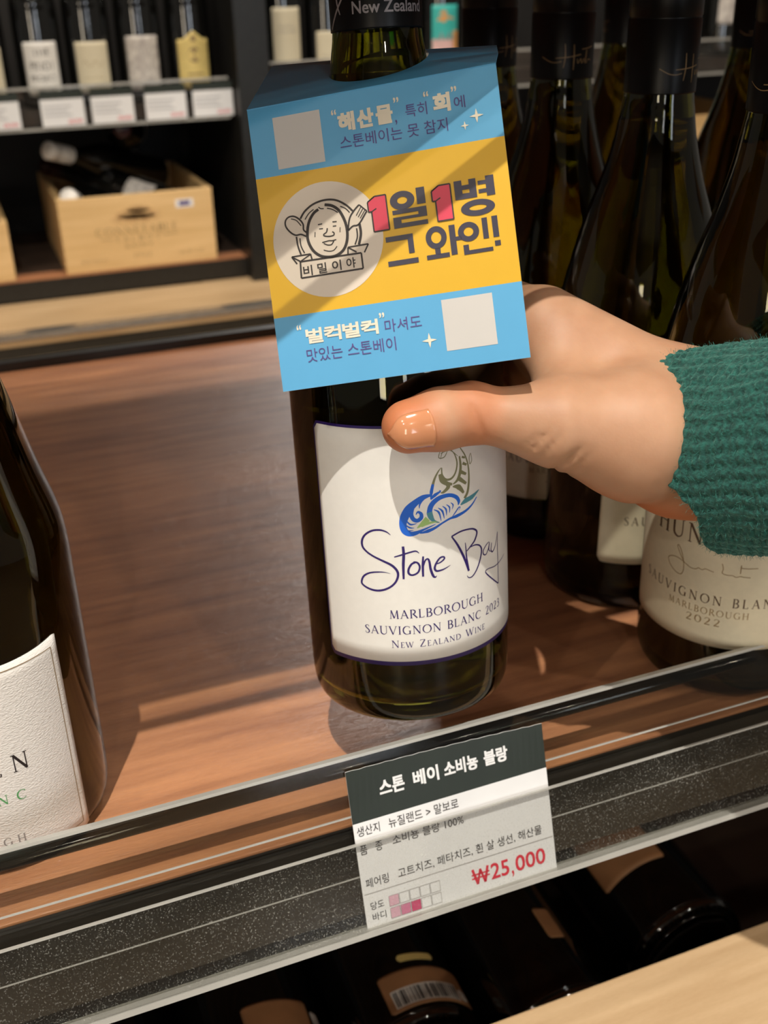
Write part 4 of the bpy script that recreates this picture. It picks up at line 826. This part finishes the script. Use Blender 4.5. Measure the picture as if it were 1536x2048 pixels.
def hand_sdf(P):
    f = cone(P, TH['tip'], TH['mid'], .0091, .0103)
    f = smin(f, cone(P, TH['mid'], TH['ip'], .0103, .0104), .003)
    f = smin(f, cone(P, TH['ip'], TH['pp'], .0100, .0096), .003)
    f = smin(f, cone(P, TH['pp'], TH['mcp'], .0094, .0132), .006)
    f = smin(f, cone(P, TH['mcp'], TH['cmc'], .0132, .0215), .010)
    palm = cone(P, TH['cmc'], (.232, .296, .148), .0215, .0225)
    palm = smin(palm, cone(P, (.1945, .3415, .1805), (.229, .3035, .1560), .0150, .0195), .012)
    palm = smin(palm, cone(P, (.2022, .3500, .1620), (.231, .304, .150), .0145, .020), .010)
    palm = smin(palm, cone(P, (.2060, .3530, .1475), (.231, .302, .146), .0140, .020), .010)
    palm = smin(palm, cone(P, (.2070, .3530, .1350), (.230, .298, .141), .0125, .0195), .010)
    palm = smin(palm, cone(P, (.229, .300, .154), (.275, .225, .168), .0215, .024), .012)
    palm = smin(palm, cone(P, (.230, .297, .140), (.275, .222, .154), .0215, .024), .012)
    f = smin(f, palm, .009)
    # web between thumb and index
    f = smin(f, cone(P, (.1830, .3060, .1640), (.1945, .3300, .1740), .0085, .0110), .012)
    for (k0, z0, z1, rr, ends) in (((.1945, .3415, .1805), .186, .190, .0094, 100), ((.2022, .3520, .1640), .167, .168, .0098, 104), ((.2060, .3560, .1480), .148, .147, .0094, 100), ((.2050, .3560, .1345), .130, .128, .0082, 92)):
        a1, a2, a3 = 42, 42 + (ends - 42) * .55, ends
        p1 = around(a1, z0, .0512); p2 = around(a2, (z0 + z1) / 2, .0505); p3 = around(a3, z1, .0488)
        g = smin(cone(P, k0, p1, rr + .0035, rr + .0004), cone(P, p1, p2, rr + .0004, rr - .0003), .003)
        g = smin(g, cone(P, p2, p3, rr - .0003, rr - .0016), .003)
        f = smin(f, g, .0035)
    return f
Fv = hand_sdf(PX)
# skin folds at the thumb joints (grooves lying in sheets across the thumb)
vd = np.array((.30, .83, -.42)); vd /= np.linalg.norm(vd)
ex = np.cross(vd, (0, 0, 1)); ex /= np.linalg.norm(ex); ez = np.cross(ex, vd)
pu = PX @ ex.astype(np.float32); pv = PX @ ez.astype(np.float32)
def q2(p): p = np.array(p); return np.array((p @ ex, p @ ez))
def groove(a, b, dpt, wd):
    global Fv
    a = q2(a); b = q2(b); ab = b - a; t = np.clip(((pu - a[0]) * ab[0] + (pv - a[1]) * ab[1]) / (ab @ ab), 0, 1)
    d2 = (pu - a[0] - t * ab[0]) ** 2 + (pv - a[1] - t * ab[1]) ** 2; fade = np.sin(np.clip(t, .02, .98) * PI) ** .6
    Fv = Fv + np.where(PX[..., 1] < .315, dpt * fade * np.exp(-d2 / wd ** 2), 0)
def onp(u, v, d=.355):   # point on the near side of the hand, in metres, from picture bearings measured once
    c = Vector(((u - 768) / 2160, -(v - 1024) / 2160, -1)) * d; r = RM @ c; return (r.x, r.y, r.z + .302)
GR = [((.1716, .2863, .1633), (.1648, .2864, .1547), .0011, .0007), ((.1678, .2872, .1645), (.1608, .2868, .1568), .0011, .0007), ((.1790, .2842, .1580), (.1697, .2854, .1505), .0014, .0008),
      ((.1770, .2850, .1545), (.1680, .2862, .1482), .0011, .0007), ((.1640, .2870, .1640), (.1580, .2868, .1590), .0007, .0006), ((.1820, .2842, .1560), (.1720, .2854, .1440), .0008, .0008), ((.1440, .2970, .1745), (.1487, .2950, .1600), .0014, .0010)]
for a, b, dp, wd in GR: groove(a, b, dp, wd)
Fv = np.maximum(Fv, -(bottle_sd(PX) - .0006))
Vh, Qh = surface_nets(Fv, lo, st)
# smooth the net a little
for _ in range(2):
    acc = np.zeros_like(Vh); cn = np.zeros(len(Vh))
    for k in range(4):
        np.add.at(acc, Qh[:, k], Vh[Qh[:, (k + 1) % 4]]); np.add.at(cn, Qh[:, k], 1); np.add.at(acc, Qh[:, k], Vh[Qh[:, (k + 3) % 4]]); np.add.at(cn, Qh[:, k], 1)
    Vh = Vh * .5 + .5 * acc / cn[:, None]
person = thing('person', "hand in a dark green knitted sleeve gripping the held bottle, thumb across its label", 'person', (.230, .297, .15))
me = bpy.data.meshes.new('hand'); me.from_pydata(Vh.tolist(), [], Qh.tolist())
ca = me.attributes.new('flush', 'FLOAT', 'POINT')
dt = np.minimum(np.linalg.norm(Vh - np.array(TH['tip']), axis=1), np.linalg.norm(Vh - np.array(TH['ip']), axis=1) * 1.15)
fl = np.clip(1 - (dt - .006) / .012, 0, 1); fl = np.maximum(fl, .75 * np.clip((.148 - Vh[:, 2] - (Vh[:, 1] - .29) * -.35) / .02, 0, 1) * (Vh[:, 0] > .18))
ca.data.foreach_set('value', fl.astype(np.float32))
m, nt, b = principled('skin')
at = nt.nodes.new('ShaderNodeAttribute'); at.attribute_name = 'flush'
n1 = nodes_noise(nt, 55, (1, 1, 1), 4); rp = nt.nodes.new('ShaderNodeValToRGB'); rp.color_ramp.elements[0].position = .3; rp.color_ramp.elements[1].position = .7
rp.color_ramp.elements[0].color = (.41, .215, .125, 1); rp.color_ramp.elements[1].color = (.50, .285, .175, 1)
nt.links.new(n1.outputs[0], rp.inputs[0]); mx = nt.nodes.new('ShaderNodeMix'); mx.data_type = 'RGBA'
mx.inputs['B'].default_value = (.55, .17, .065, 1); nt.links.new(at.outputs['Fac'], mx.inputs['Factor']); nt.links.new(rp.outputs[0], mx.inputs['A']); nt.links.new(mx.outputs['Result'], b.inputs['Base Color'])
b.inputs['Roughness'].default_value = .52; b.inputs['Specular IOR Level'].default_value = .35; b.inputs['Subsurface Weight'].default_value = .18; b.inputs['Subsurface Radius'].default_value = (.006, .002, .001); b.inputs['Subsurface Scale'].default_value = 1
n2 = nodes_noise(nt, 900, (1, 1, 1), 3); bp_ = nt.nodes.new('ShaderNodeBump'); bp_.inputs['Strength'].default_value = .18; bp_.inputs['Distance'].default_value = .0003
nt.links.new(n2.outputs[0], bp_.inputs['Height']); nt.links.new(bp_.outputs[0], b.inputs['Normal'])
hand = part('hand', me, m, person, True, world=True)
# thumbnail: patch marched onto the thumb surface
def sdf1(p): return float(hand_sdf(np.array(p, np.float32)[None, :])[0])
tip = np.array(TH['tip']); ip_ = np.array(TH['ip']); axis = (ip_ - tip) / np.linalg.norm(ip_ - tip)
nrm = np.array((-.30, -.88, .16)); nrm -= axis * (nrm @ axis); nrm /= np.linalg.norm(nrm); side = np.cross(axis, nrm)
NV = []; nu, nvv = 16, 14
for lay in (0, 1):
    for i in range(nu + 1):
        for j in range(nvv + 1):
            a = i / nu; t_ = j / nvv * 2 - 1
            x = -.0082 + .0150 * a; wv = .0066 * math.sqrt(max(0, 1 - (max(0, .42 - a) / .42) ** 2 * .93)) * (1 - .10 * max(0, a - .6) / .4)
            x2 = x + (.0022 * (t_ ** 2) * (-1 if a > .5 else 1) * abs(a - .5) * .9)
            ang = t_ * wv / .0092
            d = nrm * math.cos(ang) + side * math.sin(ang); o_ = tip + axis * x2
            lo_, hi_ = 0.0, .02
            for _ in range(18):
                md = (lo_ + hi_) / 2
                if sdf1(o_ + d * md) < 0: lo_ = md
                else: hi_ = md
            NV.append(o_ + d * (hi_ + (.00045 if lay == 0 else -.0006) - .0002 * abs(t_) ** 3))
NF = []; L_ = (nu + 1) * (nvv + 1)
for i in range(nu):
    for j in range(nvv):
        q = i * (nvv + 1) + j; NF += [(q, q + 1, q + nvv + 2, q + nvv + 1), (L_ + q, L_ + q + nvv + 1, L_ + q + nvv + 2, L_ + q + 1)]
per = [i * (nvv + 1) for i in range(nu + 1)] + [nu * (nvv + 1) + j for j in range(1, nvv + 1)] + [i * (nvv + 1) + nvv for i in range(nu - 1, -1, -1)] + [j for j in range(nvv - 1, 0, -1)]
for a, b_ in zip(per, per[1:] + per[:1]): NF.append((a, b_, L_ + b_, L_ + a))
me = mesh_of(NV, NF); bm = bmesh.new(); bm.from_mesh(me); bmesh.ops.recalc_face_normals(bm, faces=bm.faces[:]); bm.to_mesh(me); bm.free()
part('fingernail', me, M['nail'], hand, True, world=True, label='pinkish glossy thumbnail')
# sleeve
S0 = np.array((.2262, .2945, .1432)); S1 = np.array((.268, .214, .170)); sa = (S1 - S0); SL = np.linalg.norm(sa); sa /= SL
su = np.array((0, 0, 1.)) - sa * sa[2]; su /= np.linalg.norm(su); sv = np.cross(sa, su)
m, nt, b = principled('green_knit')
n = nodes_noise(nt, 700, (1, 1, 1), 5); rp = nt.nodes.new('ShaderNodeValToRGB'); rp.color_ramp.elements[0].position = .35; rp.color_ramp.elements[1].position = .72
rp.color_ramp.elements[0].color = (.002, .030, .026, 1); rp.color_ramp.elements[1].color = (.014, .115, .092, 1); nt.links.new(n.outputs[0], rp.inputs[0]); nt.links.new(rp.outputs[0], b.inputs['Base Color'])
b.inputs['Roughness'].default_value = .9; b.inputs['Sheen Weight'].default_value = .5; b.inputs['Sheen Tint'].default_value = (.3, .7, .6, 1)
bp_ = nt.nodes.new('ShaderNodeBump'); bp_.inputs['Strength'].default_value = .9; bp_.inputs['Distance'].default_value = .0012; nt.links.new(n.outputs[0], bp_.inputs['Height']); nt.links.new(bp_.outputs[0], b.inputs['Normal'])
knit = m
def sleeve_pt(t, th, inner=0, full=True):
    Lx = t * SL
    r = .0350 + .0035 * t + .0006 * math.sin(3 * th + 1) + .0005 * math.sin(5 * th + 9 * t)
    wob = math.sin(t * 9 + 2 * th) + .6 * math.sin(t * 23 + 5 * th)
    rib = .00062 * math.sin(47 * th + 1.1 * wob) * (.75 + .4 * math.sin(Lx * 900 + 3 * wob + 11 * th)) ; st_ = .00022 * math.sin(Lx / .0009 * 2 + 23 * th + 1.5 * math.sin(th * 7)) + .0002 * math.sin(Lx * 2300 + 31 * th) 
    edge = 1 if t < .12 else .85
    r += (rib * .9 + st_) * edge
    if t < .03: r -= .0022 * (1 - t / .03) ** 2
    r += .0016 * max(0, -math.cos(th) - .5)
    if inner: r = .0325 + .003 * t
    slant = .0075 - .0070 * math.cos(th) + .0005 * math.sin(4 * th + .5) + .0085 * max(0, math.sin(th)) ** 2 * math.exp(-((math.cos(th) + .45) / .38) ** 2)
    c = S0 + sa * (Lx + slant * (1 - t)); return c + su * math.cos(th) * r * 1.0 + sv * math.sin(th) * r * .90
na, nb_ = 540, 150; SV = []; SF = []
for i in range(nb_ + 1):
    for k in range(na): SV.append(sleeve_pt((i / nb_) ** 1.15, 2 * PI * k / na))
base = len(SV)
for i in range(8):
    for k in range(na): SV.append(sleeve_pt(i / 20 + .002, 2 * PI * k / na, 1))
for i in range(nb_):
    for k in range(na): a = i * na + k; b_ = i * na + (k + 1) % na; SF.append((a, b_, b_ + na, a + na))
for i in range(7):
    for k in range(na): a = base + i * na + k; b_ = base + i * na + (k + 1) % na; SF.append((a, a + na, b_ + na, b_))
for k in range(na): SF.append((k, base + k, base + (k + 1) % na, (k + 1) % na))
me = mesh_of(SV, SF); bm = bmesh.new(); bm.from_mesh(me); bmesh.ops.recalc_face_normals(bm, faces=bm.faces[:]); bm.to_mesh(me); bm.free()
slv = part('sweater_sleeve', me, knit, person, True, world=True, label='dark green ribbed wool cuff')
# wool fuzz standing off the cuff
rs = np.random.RandomState(3); FV = []; FF = []
for k in range(7000):
    t = rs.rand() ** 1.5 * .98; th = rs.rand() * 2 * PI; p = sleeve_pt(t, th); c = S0 + sa * t * SL; nr = p - c; nr /= np.linalg.norm(nr)
    d = nr * (.25 + .6 * rs.rand()) + (rs.rand(3) - .5) * 1.5; d /= np.linalg.norm(d)
    if t < .04: d -= sa * .8 * rs.rand()
    L = .0010 + .0022 * rs.rand(); w_ = np.cross(d, rs.rand(3) - .5); w_ /= np.linalg.norm(w_); w_ *= .000045
    b_ = len(FV); mid = p + d * L * .6; end = p + d * L * .8 + (rs.rand(3) - .5) * L * .7
    FV += [p - w_, p + w_, mid + w_, mid - w_, end]; FF += [(b_, b_ + 1, b_ + 2, b_ + 3), (b_ + 3, b_ + 2, b_ + 4)]
m2 = mat('wool_fuzz', (.03, .17, .14), .9, 0, .3, 500)
fz = part('wool_fuzz', mesh_of(FV, FF), m2, slv, world=True); fz['kind'] = 'stuff'
